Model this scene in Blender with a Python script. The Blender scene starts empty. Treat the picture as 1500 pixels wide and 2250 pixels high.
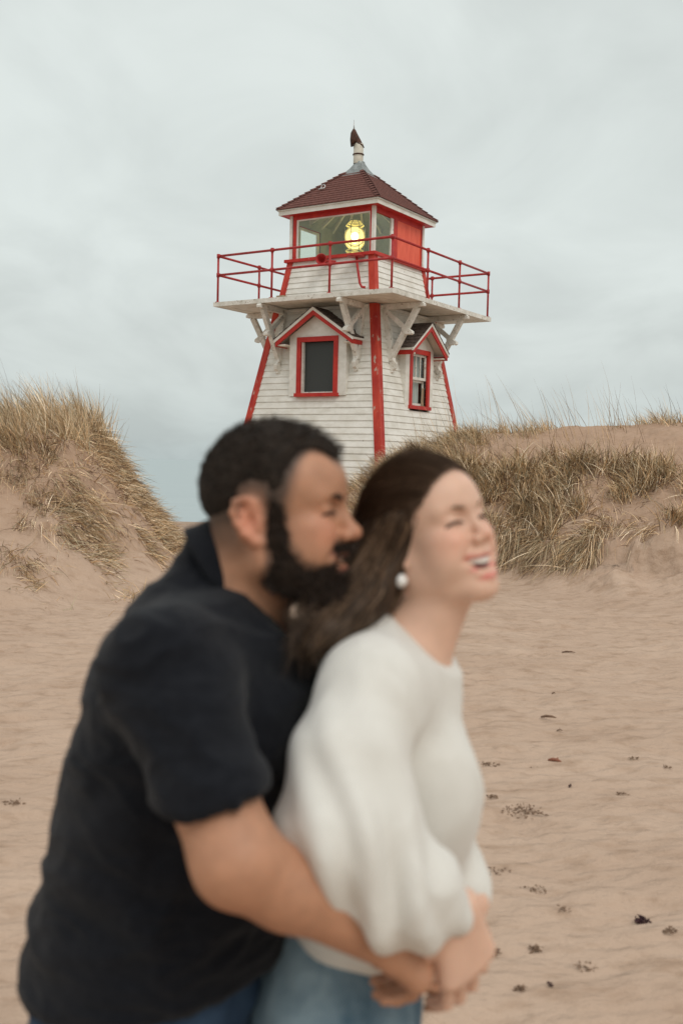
import bpy, math, random
import numpy as np
from math import radians, sin, cos, pi
from mathutils import Vector, Matrix
random.seed(7)
rng = np.random.default_rng(7)
S = bpy.context.scene
COL = S.collection

# ---------------------------------------------------------------- camera
F_PX, PITCH, ROLL, CAM_Z = 2296.0, radians(2.67), radians(1.353), 1.65
cam_d = bpy.data.cameras.new('camera'); cam = bpy.data.objects.new('camera', cam_d); COL.objects.link(cam)
S.camera = cam
cam_d.sensor_fit = 'VERTICAL'; cam_d.sensor_height = 36.0; cam_d.sensor_width = 24.0
cam_d.lens = F_PX / 2250.0 * 36.0
cam_d.clip_start = 0.05; cam_d.clip_end = 30000
cam.location = (0, 0, CAM_Z)
cam.rotation_euler = (Matrix.Rotation(radians(90) - PITCH, 3, 'X') @ Matrix.Rotation(ROLL, 3, 'Z')).to_euler()
cam_d.dof.use_dof = True
cam_d.dof.focus_distance = 22.0
cam_d.dof.aperture_fstop = 3.5

# ---------------------------------------------------------------- world: overcast sky
SUN_EL, SUN_AZ = 48.0, 150.0          # azimuth measured clockwise from +Y (view direction)
W = bpy.data.worlds.new('World'); S.world = W; W.use_nodes = True
nt = W.node_tree; nt.nodes.clear()
def N(t, **k):
    n = nt.nodes.new(t)
    for a, b in k.items(): setattr(n, a, b)
    return n
L = nt.links.new
wo = N('ShaderNodeOutputWorld')
sky = N('ShaderNodeTexSky', sky_type='NISHITA'); sky.sun_disc = False
sky.sun_elevation = radians(SUN_EL); sky.sun_rotation = radians(SUN_AZ); sky.dust_density = 3.0
bg1 = N('ShaderNodeBackground'); bg1.inputs[1].default_value = 0.08; L(sky.outputs[0], bg1.inputs[0])
tc = N('ShaderNodeTexCoord')
sep = N('ShaderNodeSeparateXYZ'); L(tc.outputs['Generated'], sep.inputs[0])
# project the direction on a cloud layer
mx = N('ShaderNodeMath', operation='MAXIMUM'); L(sep.outputs[2], mx.inputs[0]); mx.inputs[1].default_value = 0.0
ad = N('ShaderNodeMath', operation='ADD'); L(mx.outputs[0], ad.inputs[0]); ad.inputs[1].default_value = 0.30
dv = N('ShaderNodeVectorMath', operation='DIVIDE'); L(tc.outputs['Generated'], dv.inputs[0])
cmb = N('ShaderNodeCombineXYZ')
for i in range(3): L(ad.outputs[0], cmb.inputs[i])
L(cmb.outputs[0], dv.inputs[1])
mp = N('ShaderNodeMapping'); L(dv.outputs[0], mp.inputs[0]); mp.inputs['Scale'].default_value = (1.5, 1.1, 0.4); mp.inputs['Rotation'].default_value = (0, 0, 0.5); mp.inputs['Location'].default_value = (2.3, 0.4, 0)
n1 = N('ShaderNodeTexNoise'); L(mp.outputs[0], n1.inputs['Vector']); n1.inputs['Scale'].default_value = 2.0; n1.inputs['Detail'].default_value = 5; n1.inputs['Roughness'].default_value = 0.5; n1.inputs['Distortion'].default_value = 0.5
cr = N('ShaderNodeValToRGB'); L(n1.outputs[0], cr.inputs[0])
e = cr.color_ramp.elements; e[0].position = 0.36; e[0].color = (0.905, 0.91, 0.905, 1); e[1].position = 0.64; e[1].color = (1.06, 1.065, 1.06, 1)
el = N('ShaderNodeValToRGB'); L(sep.outputs[2], el.inputs[0]); el.color_ramp.interpolation = 'B_SPLINE'
E_ = el.color_ramp.elements; E_[0].position = 0.0; E_[0].color = (0.50, 0.565, 0.565, 1); E_[1].position = 1.0; E_[1].color = (1.25, 1.27, 1.25, 1)
for p, c in ((0.02, (0.555, 0.615, 0.61, 1)), (0.10, (0.70, 0.745, 0.725, 1)), (0.25, (0.755, 0.81, 0.785, 1)), (0.5, (0.72, 0.765, 0.745, 1)), (0.7, (1.0, 1.03, 1.0, 1))):
    q = E_.new(p); q.color = c
mu = N('ShaderNodeVectorMath', operation='MULTIPLY'); L(cr.outputs[0], mu.inputs[0]); L(el.outputs[0], mu.inputs[1])
bg2 = N('ShaderNodeBackground'); bg2.inputs[1].default_value = 1.0; L(mu.outputs[0], bg2.inputs[0])
mixw = N('ShaderNodeMixShader'); mixw.inputs[0].default_value = 0.93
L(bg1.outputs[0], mixw.inputs[1]); L(bg2.outputs[0], mixw.inputs[2]); L(mixw.outputs[0], wo.inputs[0])
sd = bpy.data.lights.new('sun', 'SUN'); sd.energy = 1.1; sd.angle = radians(25); sd.color = (1.0, 0.95, 0.88)
so = bpy.data.objects.new('sun', sd); COL.objects.link(so)
sdir = Vector((sin(radians(SUN_AZ)) * cos(radians(SUN_EL)), cos(radians(SUN_AZ)) * cos(radians(SUN_EL)), sin(radians(SUN_EL))))
so.rotation_euler = sdir.to_track_quat('Z', 'Y').to_euler()
S.view_settings.view_transform = 'Standard'; S.view_settings.look = 'None'
S.view_settings.exposure = 0.0; S.view_settings.gamma = 1.0
try:
    S.cycles.use_denoising = True; S.cycles.max_bounces = 6; S.cycles.transparent_max_bounces = 12
except Exception: pass

# ---------------------------------------------------------------- helpers
def ray(px, py):
    x, y = px - 750, py - 1125
    c, s = cos(ROLL), sin(ROLL)
    x, y = c * x + s * y, -s * x + c * y
    dx, dy = x / F_PX, -y / F_PX
    c, s = cos(PITCH), sin(PITCH)
    return np.array([dx, c + dy * s, -s + dy * c])
def at(px, py, y):
    r = ray(px, py); t = y / r[1]
    return np.array([r[0] * t, y, r[2] * t + CAM_Z])
def tag(o, label=None, cat=None, group=None, kind=None):
    if label: o['label'] = label
    if cat: o['category'] = cat
    if group: o['group'] = group
    if kind: o['kind'] = kind
    return o
def empty(name, loc=(0, 0, 0), rz=0.0):
    o = bpy.data.objects.new(name, None); COL.objects.link(o); o.location = loc; o.rotation_euler = (0, 0, rz)
    o.empty_display_size = 0.2
    return o
def mesh_obj(name, verts, faces, mat, parent=None, smooth=False, colors=None, uv=None):
    me = bpy.data.meshes.new(name)
    verts = np.asarray(verts, dtype=np.float32); nv = len(verts)
    if isinstance(faces, np.ndarray):
        nf, k = faces.shape
        me.vertices.add(nv); me.vertices.foreach_set('co', verts.ravel())
        me.loops.add(nf * k); me.loops.foreach_set('vertex_index', faces.astype(np.int32).ravel())
        me.polygons.add(nf); me.polygons.foreach_set('loop_start', np.arange(0, nf * k, k, dtype=np.int32))
        me.update(calc_edges=True)
    else:
        me.from_pydata([tuple(v) for v in verts.tolist()], [], faces)
    if smooth: me.polygons.foreach_set('use_smooth', np.ones(len(me.polygons), dtype=bool))
    if colors is not None:
        a = me.color_attributes.new('tint', 'FLOAT_COLOR', 'POINT')
        c = np.ones((nv, 4), np.float32); c[:, :colors.shape[1]] = colors
        a.data.foreach_set('color', c.ravel())
    me.update()
    if mat: me.materials.append(mat)
    o = bpy.data.objects.new(name, me); COL.objects.link(o)
    if parent: o.parent = parent
    return o
class MB:
    def __init__(s): s.v = []; s.f = []
    def add(s, vs, fs):
        b = len(s.v); s.v += [tuple(v) for v in vs]; s.f += [tuple(b + i for i in f) for f in fs]; return s
    def box(s, x0, x1, y0, y1, z0, z1):
        return s.add([(x0, y0, z0), (x1, y0, z0), (x1, y1, z0), (x0, y1, z0), (x0, y0, z1), (x1, y0, z1), (x1, y1, z1), (x0, y1, z1)],
                     [(0, 3, 2, 1), (4, 5, 6, 7), (0, 1, 5, 4), (1, 2, 6, 5), (2, 3, 7, 6), (3, 0, 4, 7)])
    def bar(s, p0, p1, w, h, up=(0, 0, 1)):
        p0, p1, up = Vector(p0), Vector(p1), Vector(up)
        d = (p1 - p0).normalized(); a = d.cross(up).normalized(); b = a.cross(d).normalized()
        vs = []
        for p in (p0, p1):
            for i, j in ((-1, -1), (1, -1), (1, 1), (-1, 1)): vs.append(p + a * (i * w / 2) + b * (j * h / 2))
        return s.add(vs, [(0, 1, 2, 3), (7, 6, 5, 4), (0, 4, 5, 1), (1, 5, 6, 2), (2, 6, 7, 3), (3, 7, 4, 0)])
    def tube(s, pts, rs, n=10, cap=True):
        pts = [Vector(p) for p in pts]
        if not hasattr(rs, '__len__'): rs = [rs] * len(pts)
        b = len(s.v); ref = None
        for i, p in enumerate(pts):
            d = (pts[min(i + 1, len(pts) - 1)] - pts[max(i - 1, 0)]).normalized()
            if ref is None: ref = d.orthogonal().normalized()
            a = (ref - d * ref.dot(d)).normalized(); c = d.cross(a); ref = a
            for k in range(n):
                t = 2 * pi * k / n; s.v.append(tuple(p + (a * cos(t) + c * sin(t)) * rs[i]))
        for i in range(len(pts) - 1):
            for k in range(n):
                s.f.append((b + i * n + k, b + i * n + (k + 1) % n, b + (i + 1) * n + (k + 1) % n, b + (i + 1) * n + k))
        if cap:
            s.f.append(tuple(b + k for k in range(n))[::-1]); e = b + (len(pts) - 1) * n; s.f.append(tuple(e + k for k in range(n)))
        return s
    def prism(s, poly, fn, t0, t1):       # poly of (a,b), fn(a,b,t) -> xyz
        n = len(poly)
        vs = [fn(a, b, t0) for a, b in poly] + [fn(a, b, t1) for a, b in poly]
        return s.add(vs, [tuple(range(n)), tuple(range(2 * n - 1, n - 1, -1))] + [(i, i + n, (i + 1) % n + n, (i + 1) % n) for i in range(n)])
    def lathe(s, prof, c=(0, 0, 0), n=24):
        b = len(s.v)
        for r, z in prof:
            for k in range(n): s.v.append((c[0] + r * cos(2 * pi * k / n), c[1] + r * sin(2 * pi * k / n), c[2] + z))
        for i in range(len(prof) - 1):
            for k in range(n): s.f.append((b + i * n + k, b + i * n + (k + 1) % n, b + (i + 1) * n + (k + 1) % n, b + (i + 1) * n + k))
        return s
    def rot(s, R):
        s.v = [tuple(R @ Vector(v)) for v in s.v]; return s
    def build(s, name, mat, parent=None, smooth=False):
        me = bpy.data.meshes.new(name); me.from_pydata(s.v, [], s.f)
        import bmesh
        bm = bmesh.new(); bm.from_mesh(me); bmesh.ops.recalc_face_normals(bm, faces=bm.faces); bm.to_mesh(me); bm.free()
        if smooth:
            me.polygons.foreach_set('use_smooth', np.ones(len(me.polygons), dtype=bool))
        me.materials.append(mat)
        o = bpy.data.objects.new(name, me); COL.objects.link(o)
        if parent: o.parent = parent
        return o
# numpy value noise
def _hash(ix, iy, iz):
    h = (ix.astype(np.int64) * 374761393 + iy.astype(np.int64) * 668265263 + iz.astype(np.int64) * 2147483647 + 144665) & 0xffffffff
    h = ((h ^ (h >> 13)) * 1274126177) & 0xffffffff
    return ((h ^ (h >> 16)) & 0xffffff).astype(np.float32) / float(0xffffff)
def vnoise(x, y, z=None):
    x = np.asarray(x, np.float32); y = np.asarray(y, np.float32)
    z = np.zeros_like(x) if z is None else np.asarray(z, np.float32)
    ix, iy, iz = np.floor(x), np.floor(y), np.floor(z)
    fx, fy, fz = x - ix, y - iy, z - iz
    fx, fy, fz = [f * f * (3 - 2 * f) for f in (fx, fy, fz)]
    ix, iy, iz = ix.astype(np.int64), iy.astype(np.int64), iz.astype(np.int64)
    r = 0
    for a in (0, 1):
        for b in (0, 1):
            for c in (0, 1):
                r = r + _hash(ix + a, iy + b, iz + c) * (fx if a else 1 - fx) * (fy if b else 1 - fy) * (fz if c else 1 - fz)
    return r * 2 - 1
def fbm(x, y, z=None, o=4):
    r = 0; a = 1.0; f = 1.0
    for i in range(o):
        r = r + a * vnoise(x * f + 17.3 * i, y * f - 9.1 * i, None if z is None else z * f + 3.7 * i); a *= 0.5; f *= 2.03
    return r
def sstep(a, b, x):
    t = np.clip((x - a) / (b - a), 0, 1); return t * t * (3 - 2 * t)

# ---------------------------------------------------------------- materials
def new_mat(name):
    m = bpy.data.materials.new(name); m.use_nodes = True
    t = m.node_tree; t.nodes.clear()
    o = t.nodes.new('ShaderNodeOutputMaterial'); b = t.nodes.new('ShaderNodeBsdfPrincipled'); t.links.new(b.outputs[0], o.inputs[0])
    return m, t, b
def noisy(name, c1, c2, scale=8, rough=0.7, bump=0.0, bscale=60, stretch=(1, 1, 1), lo=0.35, hi=0.65, detail=6, spots=None, spec=0.3, metal=0.0, sheen=0.0):
    m, t, b = new_mat(name)
    tc = t.nodes.new('ShaderNodeTexCoord'); mp = t.nodes.new('ShaderNodeMapping'); mp.inputs['Scale'].default_value = stretch
    t.links.new(tc.outputs['Object'], mp.inputs[0])
    n = t.nodes.new('ShaderNodeTexNoise'); n.inputs['Scale'].default_value = scale; n.inputs['Detail'].default_value = detail; n.inputs['Roughness'].default_value = 0.6
    t.links.new(mp.outputs[0], n.inputs['Vector'])
    r = t.nodes.new('ShaderNodeValToRGB'); t.links.new(n.outputs[0], r.inputs[0])
    r.color_ramp.elements[0].position = lo; r.color_ramp.elements[0].color = (*c1, 1); r.color_ramp.elements[1].position = hi; r.color_ramp.elements[1].color = (*c2, 1)
    out = r.outputs[0]
    if spots:
        for (sc, th, colr, st) in spots:
            mp2 = t.nodes.new('ShaderNodeMapping'); mp2.inputs['Scale'].default_value = st; t.links.new(tc.outputs['Object'], mp2.inputs[0])
            n2 = t.nodes.new('ShaderNodeTexNoise'); n2.inputs['Scale'].default_value = sc; n2.inputs['Detail'].default_value = 7; n2.inputs['Roughness'].default_value = 0.65
            t.links.new(mp2.outputs[0], n2.inputs['Vector'])
            r2 = t.nodes.new('ShaderNodeValToRGB'); t.links.new(n2.outputs[0], r2.inputs[0])
            r2.color_ramp.elements[0].position = th; r2.color_ramp.elements[0].color = (0, 0, 0, 1); r2.color_ramp.elements[1].position = th + 0.035; r2.color_ramp.elements[1].color = (1, 1, 1, 1)
            mxn = t.nodes.new('ShaderNodeMix'); mxn.data_type = 'RGBA'
            t.links.new(r2.outputs[0], mxn.inputs[0]); t.links.new(out, mxn.inputs[6]); mxn.inputs[7].default_value = (*colr, 1)
            out = mxn.outputs[2]
    t.links.new(out, b.inputs['Base Color'])
    b.inputs['Roughness'].default_value = rough; b.inputs['Specular IOR Level'].default_value = spec; b.inputs['Metallic'].default_value = metal
    if sheen: b.inputs['Sheen Weight'].default_value = sheen
    if bump:
        n3 = t.nodes.new('ShaderNodeTexNoise'); n3.inputs['Scale'].default_value = bscale; n3.inputs['Detail'].default_value = 4
        t.links.new(mp.outputs[0], n3.inputs['Vector'])
        bp = t.nodes.new('ShaderNodeBump'); bp.inputs['Strength'].default_value = 1.0; bp.inputs['Distance'].default_value = bump
        t.links.new(n3.outputs[0], bp.inputs['Height']); t.links.new(bp.outputs[0], b.inputs['Normal'])
    return m
def tinted(name, rough=0.6, spec=0.3, sss=0.0, bump=0.0, bscale=200, gain=1.0, sheen=0.0, trans=0.0, nscale=30, namp=0.0, rampmul=None):
    m, t, b = new_mat(name)
    a = t.nodes.new('ShaderNodeAttribute'); a.attribute_name = 'tint'
    out = a.outputs['Color']
    tc = t.nodes.new('ShaderNodeTexCoord')
    if namp:
        n = t.nodes.new('ShaderNodeTexNoise'); n.inputs['Scale'].default_value = nscale; n.inputs['Detail'].default_value = 5; t.links.new(tc.outputs['Object'], n.inputs['Vector'])
        mr = t.nodes.new('ShaderNodeMapRange'); t.links.new(n.outputs[0], mr.inputs[0]); mr.inputs[1].default_value = 0.3; mr.inputs[2].default_value = 0.7; mr.inputs[3].default_value = 1 - namp; mr.inputs[4].default_value = 1 + namp
        mu = t.nodes.new('ShaderNodeVectorMath'); mu.operation = 'SCALE'; t.links.new(out, mu.inputs[0]); t.links.new(mr.outputs[0], mu.inputs['Scale']); out = mu.outputs[0]
    t.links.new(out, b.inputs['Base Color'])
    b.inputs['Roughness'].default_value = rough; b.inputs['Specular IOR Level'].default_value = spec
    if sss:
        b.inputs['Subsurface Weight'].default_value = sss; b.inputs['Subsurface Radius'].default_value = (1.0, 0.35, 0.2); b.inputs['Subsurface Scale'].default_value = 0.008
    if sheen: b.inputs['Sheen Weight'].default_value = sheen; b.inputs['Sheen Roughness'].default_value = 0.5
    if bump:
        n3 = t.nodes.new('ShaderNodeTexNoise'); n3.inputs['Scale'].default_value = bscale; n3.inputs['Detail'].default_value = 4
        t.links.new(tc.outputs['Object'], n3.inputs['Vector'])
        bp = t.nodes.new('ShaderNodeBump'); bp.inputs['Distance'].default_value = bump
        t.links.new(n3.outputs[0], bp.inputs['Height']); t.links.new(bp.outputs[0], b.inputs['Normal'])
    return m
M = {}
M['white'] = noisy('white_paint', (0.66, 0.63, 0.56), (0.82, 0.80, 0.745), 3.0, 0.6, 0.002, 40, (1, 1, 1.6), spots=[(9, 0.685, (0.42, 0.38, 0.31), (1, 1, 1)), (26, 0.72, (0.30, 0.26, 0.21), (1, 1, 0.5))])
M['white_worn'] = noisy('worn_white_paint', (0.60, 0.57, 0.50), (0.80, 0.77, 0.71), 6, 0.7, 0.003, 40, spots=[(14, 0.60, (0.36, 0.31, 0.25), (1, 1, 1)), (30, 0.66, (0.22, 0.19, 0.15), (1, 1, 1))])
M['soffit'] = noisy('soffit_boards', (0.62, 0.57, 0.48), (0.78, 0.74, 0.65), 4, 0.7, 0.002, 30, spots=[(10, 0.66, (0.36, 0.27, 0.18), (1, 1, 1))])
M['red'] = noisy('red_paint', (0.42, 0.022, 0.018), (0.54, 0.04, 0.026), 5, 0.5, 0.002, 40, spots=[(12, 0.69, (0.50, 0.40, 0.33), (1, 1, 0.6))])
M['red_corner'] = noisy('weathered_red_paint', (0.37, 0.022, 0.016), (0.56, 0.065, 0.035), 4, 0.55, 0.003, 40, (1, 1, 0.4), spots=[(7, 0.605, (0.48, 0.36, 0.29), (1, 1, 0.45)), (22, 0.68, (0.55, 0.45, 0.38), (1, 1, 0.4))])
M['red_bright'] = noisy('bright_red_panel', (0.72, 0.095, 0.05), (0.84, 0.15, 0.08), 6, 0.5, 0.004, 30, (3, 3, 0.4))
M['rail'] = noisy('rail_red_paint', (0.30, 0.02, 0.022), (0.46, 0.04, 0.035), 9, 0.45, spots=[(20, 0.68, (0.30, 0.16, 0.11), (1, 1, 1))])
M['shingle'] = noisy('red_brown_shingle', (0.10, 0.040, 0.032), (0.19, 0.076, 0.060), 22, 0.9, 0.004, 90, detail=8)
M['shingle_dark'] = noisy('dark_brown_shingle', (0.05, 0.036, 0.030), (0.13, 0.095, 0.080), 18, 0.9, 0.004, 90, detail=8)
M['groove'] = noisy('groove', (0.06, 0.045, 0.035), (0.1, 0.08, 0.06), 10, 0.9)
M['zinc'] = noisy('zinc', (0.20, 0.22, 0.21), (0.34, 0.36, 0.35), 8, 0.45, metal=0.6)
M['pipe'] = noisy('pipe_paint', (0.48, 0.44, 0.36), (0.62, 0.57, 0.48), 9, 0.6)
M['rust'] = noisy('rusty_cowl', (0.05, 0.025, 0.018), (0.11, 0.05, 0.033), 16, 0.7)
M['steel'] = noisy('steel', (0.45, 0.45, 0.44), (0.6, 0.6, 0.58), 12, 0.4, metal=0.7)
M['screen'] = noisy('dark_window_screen', (0.035, 0.040, 0.038), (0.055, 0.060, 0.057), 120, 0.5, spec=0.35)
M['curtain'] = noisy('grey_curtain', (0.30, 0.33, 0.32), (0.52, 0.54, 0.52), 5, 0.9, 0.0, stretch=(6, 6, 0.3))
M['wood'] = noisy('bare_wood', (0.26, 0.19, 0.12), (0.40, 0.31, 0.21), 6, 0.8, stretch=(5, 5, 0.6))
M['interior'] = noisy('interior_paint', (0.30, 0.325, 0.285), (0.40, 0.425, 0.375), 3, 0.7)
def glass_mat(name, tint, a):
    m, t, b = new_mat(name); t.nodes.remove(b)
    o = [n for n in t.nodes if n.type == 'OUTPUT_MATERIAL'][0]
    g = t.nodes.new('ShaderNodeBsdfGlossy'); g.inputs['Roughness'].default_value = 0.02; g.inputs['Color'].default_value = (0.9, 0.95, 0.92, 1)
    tr = t.nodes.new('ShaderNodeBsdfTransparent'); tr.inputs[0].default_value = (*tint, 1)
    fr = t.nodes.new('ShaderNodeLayerWeight'); pw = t.nodes.new('ShaderNodeMath'); pw.operation = 'POWER'; t.links.new(fr.outputs['Facing'], pw.inputs[0]); pw.inputs[1].default_value = 4.0
    ad = t.nodes.new('ShaderNodeMath'); ad.operation = 'MULTIPLY_ADD'; t.links.new(pw.outputs[0], ad.inputs[0]); ad.inputs[1].default_value = 0.6; ad.inputs[2].default_value = a
    mx = t.nodes.new('ShaderNodeMixShader'); t.links.new(ad.outputs[0], mx.inputs[0]); t.links.new(tr.outputs[0], mx.inputs[1]); t.links.new(g.outputs[0], mx.inputs[2])
    t.links.new(mx.outputs[0], o.inputs[0]); return m
M['glass'] = glass_mat('window_glass', (0.95, 0.975, 0.945), 0.04)
M['lens'] = glass_mat('lens_glass', (0.97, 0.95, 0.72), 0.05)
def glow_glass(name, c, s):
    m, t, b = new_mat(name); t.nodes.remove(b); o = [n for n in t.nodes if n.type == 'OUTPUT_MATERIAL'][0]
    e_ = t.nodes.new('ShaderNodeEmission'); e_.inputs[0].default_value = (*c, 1); e_.inputs[1].default_value = s
    tr = t.nodes.new('ShaderNodeBsdfTransparent'); mx = t.nodes.new('ShaderNodeMixShader'); mx.inputs[0].default_value = 0.55
    t.links.new(tr.outputs[0], mx.inputs[1]); t.links.new(e_.outputs[0], mx.inputs[2]); t.links.new(mx.outputs[0], o.inputs[0]); return m
def emis(name, c, s):
    m, t, b = new_mat(name)
    b.inputs['Base Color'].default_value = (0.8, 0.7, 0.3, 1); b.inputs['Emission Color'].default_value = (*c, 1); b.inputs['Emission Strength'].default_value = s
    return m
M['lens_lit'] = glow_glass('glowing_lens_glass', (1.0, 0.84, 0.42), 0.8)
M['bulb'] = emis('lit_bulb', (1.0, 0.90, 0.50), 9.0)
M['lit_lens'] = emis('lit_lens_ring', (1.0, 0.74, 0.25), 1.7)
M['lit_lens_dim'] = emis('dim_lens_prism', (1.0, 0.76, 0.22), 0.35)

# ---------------------------------------------------------------- terrain
LX = [-9, -6.5, -5.0, -4.0, -3.5, -3.25, -3.0, -2.75, -2.55, -2.35, -2.05, -1.6, -1.1]
LZ = [2.5, 2.3, 2.15, 2.12, 2.06, 1.80, 1.42, 1.02, 0.72, 0.48, 0.24, 0.07, 0.0]
RX = [-2.6, -1.8, -1.0, 0.1, 0.6, 1.15, 1.9, 2.67, 4.0, 5.7, 9.0]
RZ = [0.0, 0.15, 0.55, 1.15, 1.45, 1.75, 2.07, 2.20, 2.33, 2.44, 2.6]
def height(x, y, fine=True):
    x = np.asarray(x, float); y = np.asarray(y, float)
    wx = x + 0.12 * fbm(x * 1.3, y * 1.3, o=3); wy = y + 0.22 * fbm(x * 0.9 + 7, y * 0.9, o=3)
    # left dune
    H = np.interp(wx + 0.0 * y, LX, LZ)
    foot = np.interp(wx, [-8, -4.6, -3.6, -2.4, -1.4], [9.6, 10.4, 10.7, 12.2, 13.6])
    t = (wy - foot) / (14.4 - foot)
    P = np.interp(t, [-0.25, 0.0, 0.2, 0.45, 0.72, 0.86, 1.0], [0, 0.035, 0.15, 0.40, 0.72, 0.93, 1.0])
    P = P * (1 - sstep(14.7, 18.5, wy))
    zl = H * P
    # right dune
    H2 = np.interp(wx, RX, RZ)
    foot2 = np.interp(wx, [-2, 0, 2.2, 4.2, 6.5], [15.6, 15.4, 14.6, 12.9, 11.6])
    t2 = (wy - foot2) / (17.6 - foot2)
    lipj = 0.03 * fbm(x * 2.2, y * 0.3 + 3, o=3)
    P2 = np.interp(t2 + lipj, [-0.2, 0.0, 0.13, 0.20, 0.235, 0.30, 0.55, 0.8, 1.0], [0, 0.03, 0.10, 0.15, 0.285, 0.36, 0.66, 0.90, 1.0])
    P2 = P2 * (1 - 0.62 * sstep(18.6, 22.0, wy)) * (1 - sstep(24.5, 27.0, wy))
    zr = H2 * P2
    z = np.maximum(zl, zr) + 0.25 * np.minimum(zl, zr)
    onfl = 1 - sstep(0.05, 0.5, z)
    # eroded lumps and ledges on the faces
    face_l = sstep(0.15, 0.6, zl) * (1 - sstep(14.0, 15.0, y)); face_r = sstep(0.1, 0.4, zr) * (1 - sstep(17.0, 18.0, y))
    z = z + 0.07 * face_l * fbm(x * 2.1, y * 2.1 + 5, o=4) + 0.06 * face_r * fbm(x * 1.9 + 3, y * 1.9, o=4)
    rid = 1 - np.abs(vnoise(x * 0.9 + 0.6 * vnoise(x * 3, y * 3), y * 4.6)); z = z + 0.13 * (face_r * (1 - sstep(0.6, 0.9, zr)) ) * sstep(0.84, 0.92, rid)
    z = z + 0.03 * fbm(x * 0.35, y * 0.35, o=3) * sstep(1.0, 4.0, np.abs(y))
    if fine:
        a = x * 0.95 + 0.3 * y; b = -0.3 * x + y
        w = 0.5 * vnoise(x * 1.7, y * 1.7)
        near = 1 - sstep(11, 15, y)
        z = z + near * onfl * (0.020 * vnoise(a * 3.2 + w, b * 6.0 + w) + 0.016 * (1 - np.abs(vnoise(a * 5.5 + w, b * 11 + w))) + 0.0055 * vnoise(a * 13, b * 20) - 0.02 * sstep(0.62, 0.8, vnoise(a * 2.6 + 40, b * 3.4)) * (0.6 + vnoise(a * 14, b * 14)))
        z = z + (1 - onfl) * 0.012 * fbm(x * 9, y * 9, o=2)
    # drop to the sea behind
    z = z - 4.0 * sstep(27.6, 38, y) - 0.0 * x
    return z
def axis(segs):
    out = []
    for a, b, d in segs: out += list(np.arange(a, b, d))
    return np.array(out + [segs[-1][1]])
gx = axis([(-600, -60, 60), (-60, -12, 2.0), (-12, -6, 0.15), (-6, 6.4, 0.03), (6.4, 12, 0.15), (12, 60, 2.0), (60, 600, 60)])
gy = axis([(-30, -2, 1.0), (-2, 1.6, 0.15), (1.6, 9.6, 0.028), (9.6, 18.5, 0.03), (18.5, 30, 0.15), (30, 46, 1.0)])
GX, GY = np.meshgrid(gx, gy, indexing='ij')
GZ = height(GX, GY)
nx, ny = GX.shape
idx = np.arange(nx * ny).reshape(nx, ny)
fc = np.stack([idx[:-1, :-1], idx[1:, :-1], idx[1:, 1:], idx[:-1, 1:]], -1).reshape(-1, 4)
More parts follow.
